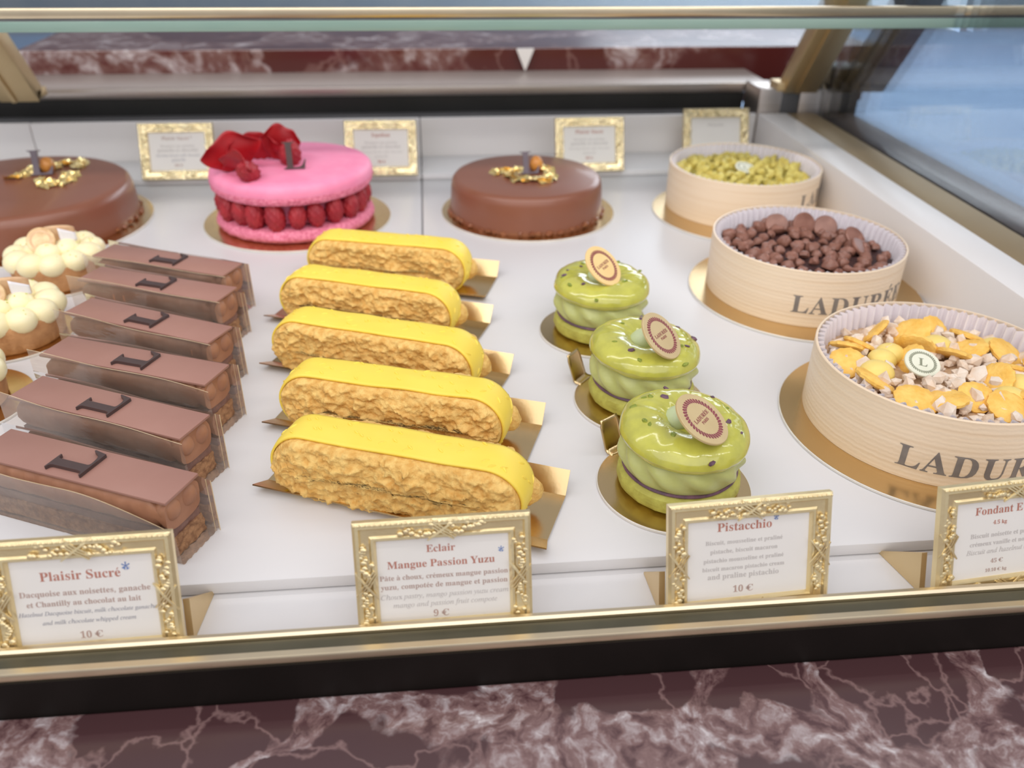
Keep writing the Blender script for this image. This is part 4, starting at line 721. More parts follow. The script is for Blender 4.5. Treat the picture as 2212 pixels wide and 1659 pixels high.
petal('petal', (-0.034, -0.046, 0.0555), radians(-30), radians(40), 0.019, 0.026, 0.010, 2.0, radians(8))
petal('petal', (-0.010, -0.004, 0.0555), radians(5), radians(8), 0.019, 0.031, 0.012, 3.4, radians(12))
petal('petal', (-0.026, 0.002, 0.0555), radians(-8), radians(28), 0.024, 0.026, 0.012, 4.4, radians(-4))
petal('petal', (-0.056, -0.024, 0.0555), radians(60), radians(40), 0.018, 0.028, 0.010, 6.1, radians(-10))
o = obj('letter', letter_me(0.050, 0.0022), 'choc_dark', pc, (0.0085, -0.031, 0.0545), smooth=False); o.rotation_euler = (radians(76), 0, radians(6))

# ------------------------------------------------------------------ wooden boxes
def wooden_box(x, y, label, text=None, seam=None):
    t = thing('wooden_box', label, 'box', (x, y, 0.0019), group='round wooden dessert boxes')
    R, H = 0.0712, 0.0420
    obj('wall', lathe([(R - 0.0014, 0.0), (R, 0.0), (R, H - 0.0004), (R - 0.0004, H), (R - 0.0014, H), (R - 0.0014, 0.0)], 128), 'wood', t)
    obj('bottom', lathe([(0, 0.0003), (R - 0.0016, 0.0003), (R - 0.0016, 0.002), (0, 0.002)], 64), 'wood', t)
    npl = 72
    def pl(u, v):
        a = 2 * pi * u; z = 0.020 + v * (H - 0.0200 - 0.0006)
        r = (R - 0.0058) + 0.0026 * v + 0.0022 * sin(a * npl)
        return (r * cos(a), r * sin(a), z)
    o = obj('paper_liner', sheet(pl, npl * 6, 4), 'liner', t)
    if text:
        s, size, z0, a0, m = text
        me = loops_mesh('lettering', text_loops(s, 'b', size, 'l', 8), 0.0001)
        for v in me.vertices:
            a = a0 + v.co.x / R; rr = R + 0.00012 + v.co.z
            v.co = (rr * cos(a), rr * sin(a), z0 + v.co.y)
        obj('lettering', me, m, t, smooth=False)
    return t

def seal_disc(parent, r, m, m2, loc, rot, txt=None, th=0.0016, dollop=None):
    s = obj('seal', lathe([(0, 0), (r - 0.0003, 0), (r, 0.0003), (r, th - 0.0003), (r - 0.0003, th), (0, th)], 48), m, parent, loc)
    s.rotation_euler = rot
    bm = bmesh.new(); n = 38
    for k in range(n):
        a = 2 * pi * k / n
        blob(r * 0.07, 1, (1.3, 0.8, 0.10), bm=bm, loc=(cos(a) * r * 0.72, sin(a) * r * 0.72, th), rot=Matrix.Rotation(a + 0.5, 3, 'Z').to_euler())
        blob(r * 0.055, 1, (1.2, 0.8, 0.10), bm=bm, loc=(cos(a + .1) * r * 0.65, sin(a + .1) * r * 0.65, th), rot=Matrix.Rotation(a + 1.2, 3, 'Z').to_euler())
    obj('wreath', bm, m2, s)
    if txt:
        loops = []
        for st, f, sz, yy in txt: loops += shift(text_loops(st, f, sz, 'c'), 0, yy)
        obj('seal_lettering', loops_mesh('seal_lettering', loops, 0.0001), m2, s, (0, 0, th), smooth=False)
    return s

def scatter(n, R, rmin, seed):
    rnd = random.Random(seed); pts = []
    tries = 0
    while len(pts) < n and tries < 20000:
        tries += 1
        a = rnd.uniform(0, 2 * pi); r = R * sqrt(rnd.random()); p = (r * cos(a), r * sin(a))
        if all((p[0] - q[0]) ** 2 + (p[1] - q[1]) ** 2 > rmin * rmin for q in pts): pts.append(p)
    return pts, rnd

BX1, BX2, BX3 = (0.3005, 0.7720), (0.2845, 0.5800), (0.2890, 0.3930)
round_board(0.0885, 'gold round board under the wooden box of green pistachio pieces', (0.3010, 0.7560, 0))
round_board(0.0885, 'gold round board under the wooden box of brown chocolate pieces', (0.2868, 0.5755, 0))
round_board(0.0885, 'gold round board under the wooden box of yellow biscuits', (0.2905, 0.3880, 0))
WORD = 'LADURÉE'
wooden_box(*BX1, 'round wooden box of chopped pistachio, farthest of the three boxes', (WORD, 0.0285, 0.016, radians(-62), 'ink_grey'))
wooden_box(*BX2, 'round wooden box of chocolate pieces, middle of the three boxes', (WORD, 0.0285, 0.0105, radians(-118), 'ink_grey'))
wooden_box(*BX3, 'round wooden box of biscuits and nuts, nearest of the three boxes', (WORD, 0.0285, 0.0075, radians(-133), 'ink_grey'))

def bed(t, m, z, seed, amp=0.0016):
    def fn(r, zz, a, i):
        return r, zz + amp * noise.noise(Vector((r * 160 * cos(a), r * 160 * sin(a), seed)))
    n = 22
    obj('filling', lathe([(0.0655 * k / n, z + 0.0035 * (1 - (k / n) ** 2)) for k in range(n)] + [(0.0655, z), (0.0655, z - 0.020), (0, z - 0.020)], 90, lambda r, zz, a, i: fn(r, zz, a, i) if i < n else (r, zz)), m, t)

# pistachio dessert
d1 = thing('pistachio_dessert', 'dessert of chopped green pistachio inside the farthest wooden box', 'dessert', (BX1[0], BX1[1], 0.0045))
bed(d1, 'pist_bed', 0.0260, 4.0, 0.003)
protos = []
pts, rnd = scatter(100, 0.061, 0.0088, 41)
for k, (px, py) in enumerate(pts):
    if (px * px + (py + 0.002) ** 2) < 0.0085 ** 2: continue
    loc = (px, py, 0.0275 + 0.0035 * (1 - (px * px + py * py) / 0.0043) + rnd.uniform(0, 0.002)); rot = (rnd.uniform(0, 6), rnd.uniform(0, 6), rnd.uniform(0, 6)); s = rnd.uniform(0.75, 1.25)
    if len(protos) < 6:
        o = obj('pistachio_piece', blob(0.0050, 2, (1.15, 0.85, 0.75), 0.55, 2.2, k * 3.1), 'pist_nut', d1); protos.append(o)
    else: o = clone(protos[k % 6], d1, (0, 0, 0))
    o.location = loc; o.rotation_euler = rot; o.scale = (s, s, s)
seal_disc(d1, 0.0095, 'seal_white', 'seal_green', (0.0, -0.002, 0.0345), (radians(14), radians(4), 0), [('L', 'b', 0.011, -0.0025)])

# chocolate dessert
d2 = thing('chocolate_dessert', 'dessert of brown chocolate drops inside the middle wooden box', 'dessert', (BX2[0], BX2[1], 0.0045))
bed(d2, 'choc_bed', 0.0240, 9.0)
protos = []
pts, rnd = scatter(98, 0.0600, 0.0094, 43)
def drop_bm(k):
    return lathe([(0, 0.0062), (0.0012, 0.0060), (0.0030, 0.0050), (0.0045, 0.0032), (0.0050, 0.0012), (0.0044, -0.0004), (0.0025, -0.0010), (0, -0.0010)], 14, lambda r, z, a, i: (r * (1 + 0.45 * noise.noise(Vector((cos(a) * 1.3, sin(a) * 1.3, k * 3.3 + z * 200)))), z * (1 + 0.3 * noise.noise(Vector((cos(a), sin(a), k * 7.7))))))
for k, (px, py) in enumerate(pts):
    loc = (px, py, 0.0245 + 0.0035 * (1 - (px * px + py * py) / 0.0043) + rnd.uniform(0, 0.0022)); rot = (rnd.uniform(-.7, .7), rnd.uniform(-.7, .7), rnd.uniform(0, 6)); s = rnd.uniform(0.7, 1.2)
    if len(protos) < 5:
        o = obj('chocolate_drop', drop_bm(k), 'choc_drop', d2); protos.append(o)
    else: o = clone(protos[k % 5], d2, (0, 0, 0))
    o.location = loc; o.rotation_euler = rot; o.scale = (s, s, s)
coin = lathe([(0, 0), (0.0088, 0), (0.0094, 0.0008), (0.0094, 0.0022), (0.0086, 0.0030), (0, 0.0030)], 32)
pc_ = None
for px, py, pz, rx, ry in ((0.012, 0.038, 0.0345, 66, 12), (0.030, 0.036, 0.032, 50, -20), (0.044, 0.014, 0.031, 34, 24), (-0.006, 0.047, 0.031, 40, -10), (0.040, -0.006, 0.030, 20, 30), (0.018, -0.047, 0.029, -26, 8)):
    if pc_ is None: pc_ = obj('chocolate_coin', coin, 'choc_drop', d2); o = pc_
    else: o = clone(pc_, d2, (0, 0, 0))
    o.location = (px, py, pz); o.rotation_euler = (radians(rx), radians(ry), 0)

# biscuit dessert
d3 = thing('biscuit_dessert', 'dessert of yellow biscuits and pale nuts inside the nearest wooden box', 'dessert', (BX3[0], BX3[1], 0.0045))
bed(d3, 'nougat_bed', 0.0250, 15.0, 0.002)
def cookie(k):
    return lathe([(0, 0.0), (0.0078, 0.0), (0.0092, 0.0008), (0.0094, 0.0020), (0.0080, 0.0030), (0.0055, 0.0033), (0, 0.0036)], 36, lambda r, z, a, i: (r * (1 + 0.035 * sin(a * 13) + 0.05 * noise.noise(Vector((cos(a), sin(a), k)))), z + 0.0003 * noise.noise(Vector((r * 900 * cos(a), r * 900 * sin(a), k)))))
spots = [(-0.052, 0.010, 20, -10), (-0.047, -0.012, 25, 12), (-0.036, 0.030, 30, -16), (-0.018, 0.044, 55, 10), (0.003, 0.040, 35, -12), (0.020, 0.046, 40, 8), (0.036, 0.034, 20, 16), (-0.006, 0.020, 60, -34), (-0.014, 0.008, 40, 40),
         (0.026, 0.016, 12, -18), (0.046, 0.012, 26, 10), (0.038, -0.006, 18, 24), (0.012, 0.010, 30, -20), (-0.018, -0.036, 14, -8), (0.0, -0.034, 24, 12), (0.012, -0.044, 18, -14), (0.032, -0.036, 16, 10), (0.044, -0.026, 26, -20), (0.022, -0.018, 48, 20), (-0.034, -0.034, 12, 6), (0.052, -0.008, 30, 10), (-0.045, 0.026, 35, 20)]
P3 = None
for k, (px, py, rx, ry) in enumerate(spots):
    if P3 is None: P3 = obj('round_biscuit', cookie(k), 'biscuit', d3); o = P3
    else: o = clone(P3, d3, (0, 0, 0))
    o.location = (px, py, 0.0285 + 0.0035 * (1 - (px * px + py * py) / 0.0043)); o.rotation_euler = (radians(rx), radians(ry), k * 1.3)
    s = 1.16 + 0.12 * sin(k * 2.1); o.scale = (s, s, s)
P4 = None
for px, py in ((-0.030, 0.012), (-0.022, 0.018), (0.010, 0.024), (0.046, 0.022), (0.034, -0.022), (0.020, -0.034), (-0.040, -0.002)):
    if P4 is None: P4 = obj('cream_dome', blob(0.0078, 3, (1, 1, 0.72)), 'vanilla', d3); o = P4
    else: o = clone(P4, d3, (0, 0, 0))
    o.location = (px, py, 0.0285 + 0.0035 * (1 - (px * px + py * py) / 0.0043)); s = 1.15 + 0.1 * sin(px * 900); o.scale = (s, s, s)
protos = []
pts, rnd = scatter(100, 0.0605, 0.0075, 47)
for k, (px, py) in enumerate(pts):
    if (px + 0.015) ** 2 + (py + 0.003) ** 2 < 0.0095 ** 2: continue
    loc = (px, py, 0.0280 + 0.0035 * (1 - (px * px + py * py) / 0.0043) + rnd.uniform(0, 0.0028)); rot = (rnd.uniform(0, 6), rnd.uniform(0, 6), rnd.uniform(0, 6)); s = rnd.uniform(0.8, 1.35)
    if len(protos) < 6:
        o = obj('hazelnut_chip', blob(0.0042, 1, (1.1, 0.9, 0.75), 0.75, 1.8, k * 4.3), 'nougat', d3, smooth=False); protos.append(o)
    else: o = clone(protos[k % 6], d3, (0, 0, 0))
    o.location = loc; o.rotation_euler = rot; o.scale = (s, s, s)
bm = bmesh.new(); rnd = random.Random(90)
for k in range(230):
    a = rnd.uniform(0, 6.283); r = 0.0615 * sqrt(rnd.random()); px, py = r * cos(a), r * sin(a)
    s_ = rnd.uniform(0.0018, 0.0034)
    blob(s_, 1, (1.1, 0.9, 0.75), 0.7, 1.8, k * 1.7, bm, (px, py, 0.0268 + 0.0035 * (1 - r * r / 0.0043) + rnd.uniform(0, 0.002)))
o = obj('nut_crumbs', bm, 'nougat', d3, smooth=False); o['kind'] = 'stuff'
seal_disc(d3, 0.0100, 'seal_white', 'seal_green', (-0.0150, -0.0030, 0.0360), (radians(22), radians(8), radians(-20)), [('L', 'b', 0.012, -0.0028)])

# ------------------------------------------------------------------ pistachio ring macarons
SEALS = {1: ((-0.0019, -0.0071, 0.049), (-0.004, 0.004), (0.48, -0.42, 0.67)), 2: ((0.0035, -0.0169, 0.049), (-0.0026, 0.0036), (0.51, -0.354, 0.669)), 3: ((0.0026, -0.0148, 0.048), (-0.0035, 0.0055), (0.40, -0.26, 0.81))}
def green_macaron(x, y, z0, label, seed, lit_seal, tilt, tw):
    t = thing('pistachio_macaron', label, 'macaron', (x, y, z0), group='green pistachio macarons')
    def ft(r, z, a, i):
        return r * (1 + 0.018 * noise.noise(Vector((cos(a) * 9 + seed, sin(a) * 9, z * 700)))), z
    obj('bottom_shell', lathe([(0, 0), (0.028, 0), (0.0312, 0.0018), (0.0322, 0.005), (0.0316, 0.009), (0.029, 0.0112), (0, 0.0112)], 80, ft), 'pist_shell', t)
    obj('dark_jam', lathe([(0, 0.0112), (0.0296, 0.0112), (0.0302, 0.0120), (0.0296, 0.0130), (0, 0.0130)], 64), 'chip_dark', t)
    def cr(r, z, a, i):
        v = (z - 0.012) / 0.018
        k = 1 + 0.050 * sin(11 * a + v * 6.5 + seed) * sin(pi * min(1, max(0, v))) + 0.02 * noise.noise(Vector((cos(a) * 2, sin(a) * 2, v * 3 + seed)))
        return r * k, z
    pr = [(0, 0.0128)] + [(0.0290 + 0.0026 * sin(pi * k / 9), 0.0128 + 0.0155 * k / 9) for k in range(10)] + [(0, 0.0283)]
    obj('cream_layer', lathe(pr, 160, cr), 'pist_cream', t)
    # glazed ring on top
    def ring(u, v):
        a = 2 * pi * u; b = 2 * pi * v
        Rm, rr = 0.0196, 0.0137
        c = cos(b); s = sin(b)
        r = Rm + rr * c; z = (0.0088 * s if s > 0 else 0.0068 * s)
        q = 1 + 0.03 * noise.noise(Vector((cos(a) * 2.2 + seed, sin(a) * 2.2, c)))
        return (r * q * cos(a), r * q * sin(a), z + 0.0006 * noise.noise(Vector((cos(a) * 5, sin(a) * 5 + seed, s * 2))))
    top = obj('glazed_ring', sheet(ring, 88, 28), 'pist_glaze', t, (0, 0, 0.0322)); top.rotation_euler = (radians(tilt[0]), radians(tilt[1]), 0)
    obj('ring_floor', lathe([(0, 0.028), (0.012, 0.028), (0.012, 0.034), (0, 0.0345)], 24), 'pist_glaze', t)
    rnd = random.Random(seed * 7 + 1)
    for m, n, nm in (('chip_dark', 7, 'pistachio_skin'), ('chip_green', 8, 'pistachio_chip')):
        for k in range(n):
            a = rnd.uniform(0, 6.28); c = rnd.uniform(-0.3, 0.95); r = 0.0196 + 0.0137 * c; z = 0.0082 * sqrt(max(0, 1 - c * c))
            o = obj(nm, blob(rnd.uniform(0.0011, 0.0019), 1, (1.5, 0.9, 0.7), 0.5, 2, k * 2.0), m, top, (r * cos(a), r * sin(a), z + 0.0004)); o.rotation_euler = (0, rnd.uniform(-.5, .5), rnd.uniform(0, 6))
    so, do, n = SEALS[seed]
    dl = obj('cream_dot', lathe([(0, 0.0125), (0.0016, 0.0120), (0.0040, 0.0095), (0.0062, 0.0060), (0.0074, 0.0020), (0.0070, 0.0), (0, 0)], 32), 'pist_dot', t, (do[0], do[1], 0.0335)); dl.rotation_euler = (radians(8), radians(24), 0)
    n = Vector(n).normalized()
    vw = Vector((-x, -y, 0.23)).normalized()
    xl = -(vw - n * vw.dot(n)).normalized(); yl = n.cross(xl)
    rot = Matrix((xl, yl, n)).transposed().to_euler()
    seal_disc(t, 0.0152, 'seal_lit' if lit_seal else 'seal_gold', 'seal_red', so, rot, [('LADURÉE', 'b', 0.0047, 0.0), ('PARIS', 'b', 0.0034, -0.0024)])
    return t
round_board(0.0405, 'gold round board under the farthest green macaron', (0.1128, 0.5205, 0))
round_board(0.0405, 'gold round board with raised tab under the middle green macaron', (0.1225, 0.4270, 0), 140)
round_board(0.0405, 'gold round board with raised tab under the nearest green macaron', (0.1212, 0.3425, 0), 125)
green_macaron(0.1150, 0.5245, 0.0019, 'green glazed pistachio macaron with gold disc in a lit tone, farthest of three', 1, True, (2, 1), 0)
green_macaron(0.1238, 0.4320, 0.0019, 'green glazed pistachio macaron with gold disc, middle of three', 2, False, (1, 3), 0)
green_macaron(0.1236, 0.3445, 0.0019, 'green glazed pistachio macaron with gold disc, nearest to the front frames', 3, False, (3, 2), 0)

# ------------------------------------------------------------------ yellow eclairs
def stadium(u, a, r):
    """closed outline, u in 0..1, straight length 2a, radius r; starts at bottom centre going right"""
    per = 4 * a + 2 * pi * r; s = (u % 1.0) * per
    if s < a: return (s, -r)
    s -= a
    if s < pi * r: t = s / r; return (a + r * sin(t), -r * cos(t))
    s -= pi * r
    if s < 2 * a: return (a - s, r)
    s -= 2 * a
    if s < pi * r: t = s / r; return (-a - r * sin(t), r * cos(t))
    s -= pi * r
    return (-a + s, -r)

def eclair(loc, yaw, L, label, seed):
    t = thing('eclair', label, 'eclair', loc, (0, 0, yaw), 'yellow eclairs in a column')
    h = 0.0350; r = h / 2; a = L / 2 - r
    bm = bmesh.new(); nu = 420
    lay = [(0, 0), (1.0, -0.0050), (1.0, 0.0050)]
    sid = [(0.99, 0.0082), (0.975, 0.0098), (0.95, 0.0112), (0.91, 0.0124), (0.86, 0.0134)] + [(0.82 - 0.037 * k, 0.0139 + 0.0016 * sin(k / 21 * pi / 2)) for k in range(22)]
    prof = [(s, -y) for s, y in sid[::-1]] + lay[1:3] + sid
    rows = []
    for s, y in prof:
        ring = []
        for k in range(nu):
            x, z = stadium(k / nu, a, r)
            sx = 1 if x > a else (-1 if x < -a else 0)
            xb = a * sx if sx else x
            p = Vector((xb + (x - xb) * s, y, z * s))
            if abs(y) > 0.0080:
                w_ = noise.noise_vector(Vector((p.x * 90, seed, p.z * 120))) * 0.7
                d, _ = noise.voronoi(Vector((p.x * 165 + seed * 9.1, y * 40, p.z * 235)) + w_)
                e = sqrt(max(0.0, 1 - (d[0] * 1.25) ** 2))
                d2, _ = noise.voronoi(Vector((p.x * 400 + seed, 3, p.z * 520)) + w_)
                e2 = sqrt(max(0.0, 1 - (d2[0] * 1.25) ** 2))
                tb = noise.turbulence(Vector((p.x * 55 + seed, seed, p.z * 90)), 4, False)
                dy = 0.0026 * (e - 0.8) + 0.0012 * (e2 - 0.7) + 0.0030 * (tb - 0.5)
                f = min(1, (abs(y) - 0.0080) / 0.002)
                p.y += math.copysign(dy * f, y)
            if z < -r * 0.8: p.z = max(p.z, -r * 0.97)
            ring.append(bm.verts.new(p + Vector((0, 0, r))))
        rows.append(ring)
    for p, q in zip(rows, rows[1:]):
        for k in range(nu):
            j = (k + 1) % nu; bm.faces.new((p[k], p[j], q[j], q[k]))
    bm.faces.new(rows[0][::-1]); bm.faces.new(rows[-1])
    blob(1.0, 3, (0.0105, 0.0060, 0.0095), 0.12, 2, seed, bm, (a + 0.0130, 0.0098, 0.0125))
    ch = obj('choux', bm, 'choux', t)
    at_ = ch.data.attributes.get('sharp_edge')
    if at_: ch.data.attributes.remove(at_)
    # the moulded yellow band over top and both ends
    R2 = r + 0.0012
    def band(u, v):
        uu = 0.09 + u * 0.82
        x, z = stadium(uu, a, R2)
        w = 0.0110 + 0.0007 * noise.noise(Vector((u * 9, seed, 0.5 if v > .5 else 7.5)))
        s = (v - 0.5) * 2
        bulge = 0.0008 * (1 - s * s)
        nx, nz = ((x - math.copysign(a, x)) / R2 if abs(x) > a else 0), (z / R2)
        wob = 0.0004 * noise.noise(Vector((u * 14, v * 3, seed)))
        return (x + nx * (bulge + wob), s * w, max(-r + 0.0004, z + nz * (bulge + wob)) + r)
    b = obj('yellow_band', sheet(band, 120, 12), 'yellow', t); solid(b, 0.0013, -1)
    # little pressed dashes on the band
    bm = bmesh.new(); rnd = random.Random(seed)
    for k in range(46):
        uu = 0.20 + 0.60 * (k + rnd.random()) / 46; s = rnd.uniform(-0.8, 0.8)
        p = Vector(band((uu - 0.09) / 0.82, s / 2 + 0.5)); p2 = Vector(band((uu - 0.09) / 0.82 + 0.012 * rnd.choice((-1, 1, 1)), s / 2 + 0.5 + 0.11))
        tube([p, (p + p2) / 2, p2], [0.0003, 0.0008, 0.0003], 5, bm)
    obj('embossed_dashes', bm, 'yellow', b)
    return t

def folded_board(loc, yaw, L, label):
    t = thing('folded_board', label, 'cake board', loc, (0, 0, yaw), 'folded gold boards under the eclairs')
    w = 0.0178
    def f(u, v):
        x = (u - 0.5) * L
        prof = [(-w - 0.0105, 0.0050), (-w, 0.0009), (w, 0.0009), (w + 0.0085, 0.0115)]
        k = v * 3; i = min(2, int(k)); fr = k - i
        y = prof[i][0] * (1 - fr) + prof[i + 1][0] * fr; z = prof[i][1] * (1 - fr) + prof[i + 1][1] * fr
        return (x * (1 + (0.03 if v < 0.01 else 0)), y, z)
    o = obj('board', sheet(f, 1, 3), 'gold_board', t, smooth=False); solid(o, 0.0007)
    return t
ECL = [((-0.0980, 0.6342), (0.0301, 0.5969)), ((-0.1085, 0.5650), (0.0177, 0.5176)), ((-0.1038, 0.4962), (0.0282, 0.4433)), ((-0.0903, 0.4267), (0.0410, 0.3832)), ((-0.0858, 0.3672), (0.0446, 0.3177))]
EN = ['yellow topped eclair at the very back, next to the pink macaron cake', 'yellow topped eclair, second from the back of five', 'yellow topped eclair in the middle of the column of five', 'yellow topped eclair, second from the front of five', 'yellow topped eclair nearest the front, behind its price frame']
EB = ['folded gold board under the rearmost yellow eclair', 'folded gold board under the second eclair from the back', 'folded gold board under the middle eclair, bright at its right end', 'folded gold board under the second eclair from the front', 'folded gold board under the frontmost eclair, its right flap in full view']
for i, ((x0, y0), (x1, y1)) in enumerate(ECL):
    dx, dy = x1 - x0, y1 - y0; L = math.hypot(dx, dy); yaw = math.atan2(dy, dx); n = Vector((-sin(yaw), cos(yaw)))
    cx, cy = (x0 + x1) / 2, (y0 + y1) / 2
    eclair((cx - n.x * 0.001, cy - n.y * 0.001, 0.0017), yaw, L - 0.009, EN[i], i + 1)
    folded_board((cx + n.x * 0.0085 + 0.003, cy + n.y * 0.0085, 0.0004), yaw - radians(2), 0.153, EB[i])

# ------------------------------------------------------------------ chocolate bars
def mousse_bm(seed, L):
    bm = bmesh.new()
    rows = []
    for k in range(41):
        x = -L / 2 + L * k / 40; e = 1.0
        if k < 3: e = (0.55, 0.85, 0.96)[k]
        if k > 37: e = (0.96, 0.85, 0.55)[40 - k]
        ring = []
        for q in range(28):
            b = 2 * pi * q / 28; c, s = cos(b), sin(b)
            y = 0.0122 * math.copysign(abs(c) ** 0.55, c); z = 0.0090 * math.copysign(abs(s) ** 0.6, s)
            if s > -0.2: y *= 1 + 0.05 * sin(x * 700 + seed + (c > 0) * 1.5); z -= 0.0014 * (1 - abs(c)) ** 3 if s > 0 else 0
            d = 1 + 0.05 * noise.noise(Vector((x * 200, c * 2 + seed, s * 2)))
            ring.append(bm.verts.new((x, y * d * (0.9 + 0.1 * e), 0.0245 + z * e * d)))
        rows.append(ring)
    for p, q in zip(rows, rows[1:]):
        for k in range(28): bm.faces.new((p[k], p[(k + 1) % 28], q[(k + 1) % 28], q[k]))
    bm.faces.new(rows[0][::-1]); bm.faces.new(rows[-1])
    # two piped mounds seen at the right end
    for s in (-1, 1):
        blob(0.0060, 3, (0.9, 0.98, 1.15), 0.06, 2, seed + s, bm, (L / 2 - 0.0032, s * 0.0056, 0.0262))
    return bm

def slab(L, w, z0, z1, seed, rough):
    bm = newbox(-L / 2, L / 2, -w / 2, w / 2, z0, z1)
    bmesh.ops.subdivide_edges(bm, edges=bm.edges, cuts=14, use_grid_fill=True)
    for v in bm.verts:
        q = v.co * 420 + Vector((seed * 7.0, 0, 0))
        v.co.y += rough * noise.noise(q); v.co.x += rough * noise.noise(q + Vector((9, 3, 1))); 
        if z0 + 1e-5 < v.co.z: v.co.z += rough * 0.4 * noise.noise(q + Vector((1, 8, 5)))
    return bm

LM = letter_me(0.045, 0.0018); 
def choc_bar(back_l, back_r, label, seed, flm):
    dx, dy = back_r[0] - back_l[0], back_r[1] - back_l[1]; yaw = math.atan2(dy, dx); n = Vector((-sin(yaw), cos(yaw))); L = 0.1115; W = 0.0238
    d = Vector((cos(yaw), sin(yaw)))
    c = Vector(back_r) - d * (L / 2) - n * (W / 2)
    t = thing('chocolate_bar', label, 'pastry', (c.x, c.y, 0.0), (0, 0, yaw), 'wrapped chocolate bars in a column')
    obj('biscuit_base', slab(L - 0.004, W - 0.002, 0.0012, 0.0118, seed, 0.0010), 'dacquoise', t)
    obj('ganache_layer', slab(L - 0.005, W - 0.003, 0.0118, 0.0162, seed + 3, 0.0005), 'ganache', t)
    obj('mousse', mousse_bm(seed, L - 0.004), 'mousse', t)
    obj('chocolate_plate', newbox(-L / 2, L / 2, -W / 2, W / 2, 0.0335, 0.0350, 0.0003), 'choc_plate', t)
    lt = obj('letter', LM, 'choc_dark', t, smooth=False); lt.location = (0.013 + flm[4], -0.0005, 0.0351); lt.rotation_euler = (0, 0, radians(90))
    # clear wrapping: two side sheets and a crimped sheet under the base
    def side(s, rise, fall, ext, wob):
        def f(u, v):
            x = -L / 2 - 0.007 + (L + 0.007 + ext) * u
            top = 0.0345 + rise * (1 - u) - fall * max(0, u - 0.55) ** 2 * 5
            top = max(0.012, top)
            y = s * (W / 2 + 0.0012 + wob * sin(u * pi) * v * v + 0.0012 * v * sin(u * 9 + seed) * 0.6)
            return (x, y, 0.0006 + (top - 0.0006) * v)
        return f
    fr = obj('film_sheet', sheet(side(-1, flm[0], flm[1], 0.0025, flm[2]), 40, 10), 'film', t)
    bk = obj('film_sheet', sheet(side(1, 0.002, flm[3], 0.0045, 0.0), 40, 10), 'film', t)
    g = side(1, 0.002, flm[3], 0.0045, 0.0); gf = side(-1, flm[0], flm[1], 0.0025, flm[2])
    obj('film_cut_edge', tube([g(1, v / 10) for v in range(11)] , 0.00022, 5), 'film_edge', t)
    obj('film_cut_edge', tube([(p[0] - 0.0028, p[1], p[2]) for p in (g(1, v / 10) for v in range(11))], 0.00018, 5), 'film_edge', t)
    obj('film_cut_edge', tube([gf(u / 30, 1) for u in range(31)], 0.00016, 5), 'film_edge', t)
    def under(u, v):
        x = -L / 2 - 0.006 + (L + 0.0095) * u; y = (v - 0.5) * (W + 0.003)
        return (x, y, 0.0005 + 0.0004 * (1 + sin(v * 40 + u * 160)) * (1 if u > 0.93 else 0.1))
    obj('film_bottom', sheet(under, 90, 20), 'film', t)
    return t
BARS = [((-0.2402, 0.6242), (-0.1382, 0.5800)), ((-0.2418, 0.5834), (-0.1342, 0.5379)), ((-0.2309, 0.5304), (-0.1264, 0.4786)), ((-0.2215, 0.4725), (-0.1193, 0.4304)), ((-0.2186, 0.4252), (-0.1193, 0.3779)), ((-0.2142, 0.3719), (-0.1141, 0.3270))]
BL = ['wrapped chocolate bar with dark letter, rearmost of the six', 'wrapped chocolate bar, second from the back, its left film corner beside the rear tart', 'wrapped chocolate bar, third from the back, beside the middle lemon tart', 'wrapped chocolate bar, third from the front, with pale cloudy reflections', 'wrapped chocolate bar, second from the front', 'wrapped chocolate bar frontmost of the six, its film bulging beside the price frame']
FL = [(0.001, 0.0, 0.0, 0.0, 0.0), (0.003, 0.0, 0.0, 0.004, -0.002), (0.002, 0.0, 0.001, 0.0, -0.002), (0.003, 0.003, 0.001, 0.0, 0.0), (0.003, 0.001, 0.001, 0.0, -0.004), (-0.002, 0.015, 0.005, 0.004, -0.006)]
for (a, b), l, f, k in zip(BARS, BL, FL, range(6)): choc_bar(a, b, l, k + 1.0, f)

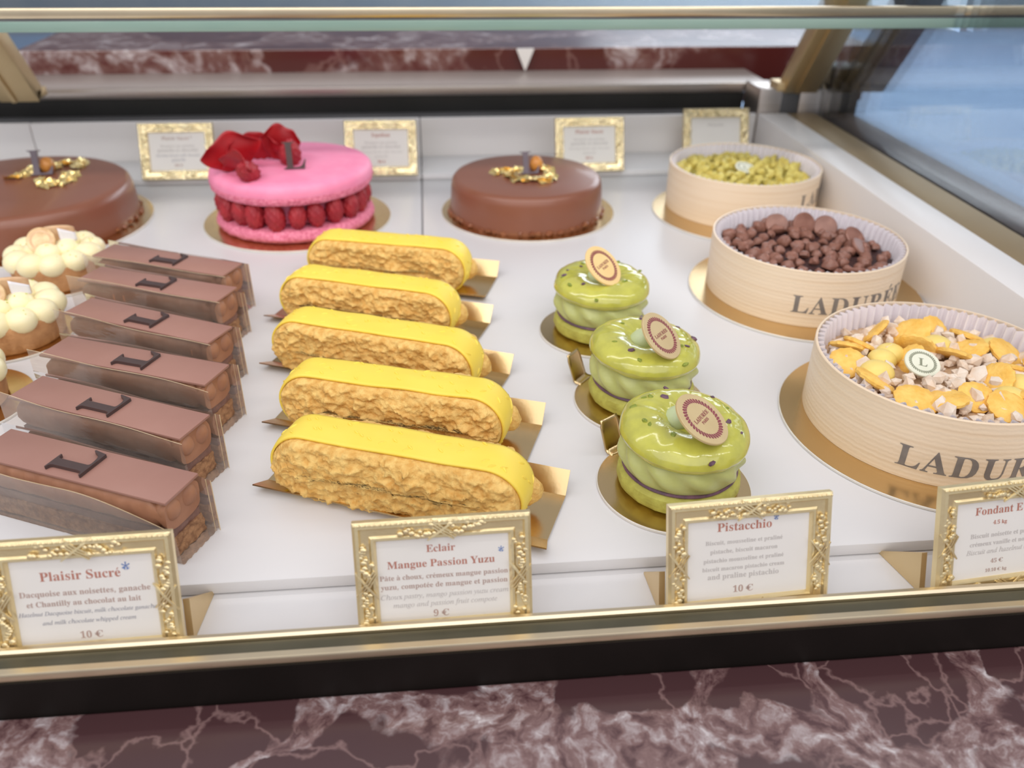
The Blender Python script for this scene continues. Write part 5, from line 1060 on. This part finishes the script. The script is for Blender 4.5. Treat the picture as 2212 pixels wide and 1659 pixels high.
# ------------------------------------------------------------------ lemon tarts
def tart(x, y, label, seed, disc_m, gy=None):
    t = thing('lemon_tart', label, 'tart', (x, y, 0.0019), group='lemon cream tarts at the left')
    R = 0.0335
    def ft(r, z, a, i):
        return r * (1 + 0.008 * noise.noise(Vector((cos(a) * 12, sin(a) * 12, z * 600 + seed)))), z + 0.0006 * noise.noise(Vector((cos(a) * 8, sin(a) * 8, seed))) * (1 if z > 0.01 else 0)
    obj('crust', lathe([(0, 0), (R - 0.0022, 0), (R - 0.001, 0.0012), (R + 0.0006, 0.0175), (R - 0.0002, 0.0190), (R - 0.0022, 0.0188), (R - 0.003, 0.0165), (0, 0.0165)], 90, ft), 'tart', t)
    pro = None; rnd = random.Random(seed)
    def ballf(d): return 1.0
    pos = [(R * 0.80 * cos(2 * pi * k / 11 + seed), R * 0.80 * sin(2 * pi * k / 11 + seed), 0.0205, 1.0) for k in range(11)] + [(R * 0.34 * cos(2 * pi * k / 5 + 1), R * 0.34 * sin(2 * pi * k / 5 + 1), 0.0245, 0.98) for k in range(5)]
    for px, py, pz, s in pos:
        if pro is None: pro = obj('cream_ball', blob(0.0104, 3, (1, 1, 0.86)), 'lemon', t); o = pro
        else: o = clone(pro, t, (0, 0, 0))
        s *= rnd.uniform(0.94, 1.05); o.location = (px, py, pz); o.scale = (s, s, s); o.rotation_euler = (0, 0, rnd.uniform(0, 6))
    bm = bmesh.new()
    for px, py, pz, s in pos:
        for q in range(3):
            a = rnd.uniform(0, 6.28); e = rnd.uniform(0.6, 1.4)
            blob(0.0006, 1, (2.4, 0.8, 0.7), 0.4, 2, q, bm, (px + 0.0096 * cos(e) * cos(a), py + 0.0096 * cos(e) * sin(a), pz + 0.0084 * sin(e)), Matrix.Rotation(a, 3, 'Z').to_euler())
    obj('lime_zest', bm, 'zest', t)
    n = Vector((0.20, -0.80, 0.56)).normalized(); xl = Vector((0, 0, 1)).cross(n).normalized(); yl = n.cross(xl)
    rot = Matrix((xl, yl, n)).transposed().to_euler()
    seal_disc(t, 0.0100, 'seal_toast', 'bark', (-0.003, -0.009, 0.0340), rot, None, 0.0024)
    def wrap(u, v):
        a = radians(-60 + 150 * u); rr = 0.0125
        return (rr * sin(a) + 0.003, 0.004 - 0.006 * cos(a) + 0.004, 0.028 + 0.014 * v * (1 - 0.25 * (2 * u - 1) ** 2))
    o = obj('toasted_curl', sheet(wrap, 16, 6), 'bark', t); solid(o, 0.0012)
    def wh(u, v):
        return (0.0085 + 0.010 * u, -0.004 + 0.006 * u, 0.030 + 0.012 * v * (1 - 0.5 * u))
    o = obj('sugar_sheet', sheet(wh, 6, 5), 'sugar', t); solid(o, 0.001)
    return t
round_board(0.0400, 'gold round board under the rear lemon tart', (-0.2935, 0.6440, 0))
round_board(0.0400, 'gold round board under the middle lemon tart', (-0.2920, 0.5440, 0))
round_board(0.0420, 'gold round board under the front lemon tart at the left edge', (-0.2890, 0.4560, 0))
tart(-0.2930, 0.6410, 'lemon cream tart at the rear, in front of the largest chocolate cake', 1, None)
tart(-0.2900, 0.5430, 'lemon cream tart in the middle, left of the chocolate bars', 2, None)
tart(-0.2930, 0.4530, 'lemon cream tart at the front, mostly cut by the left edge', 3, None)
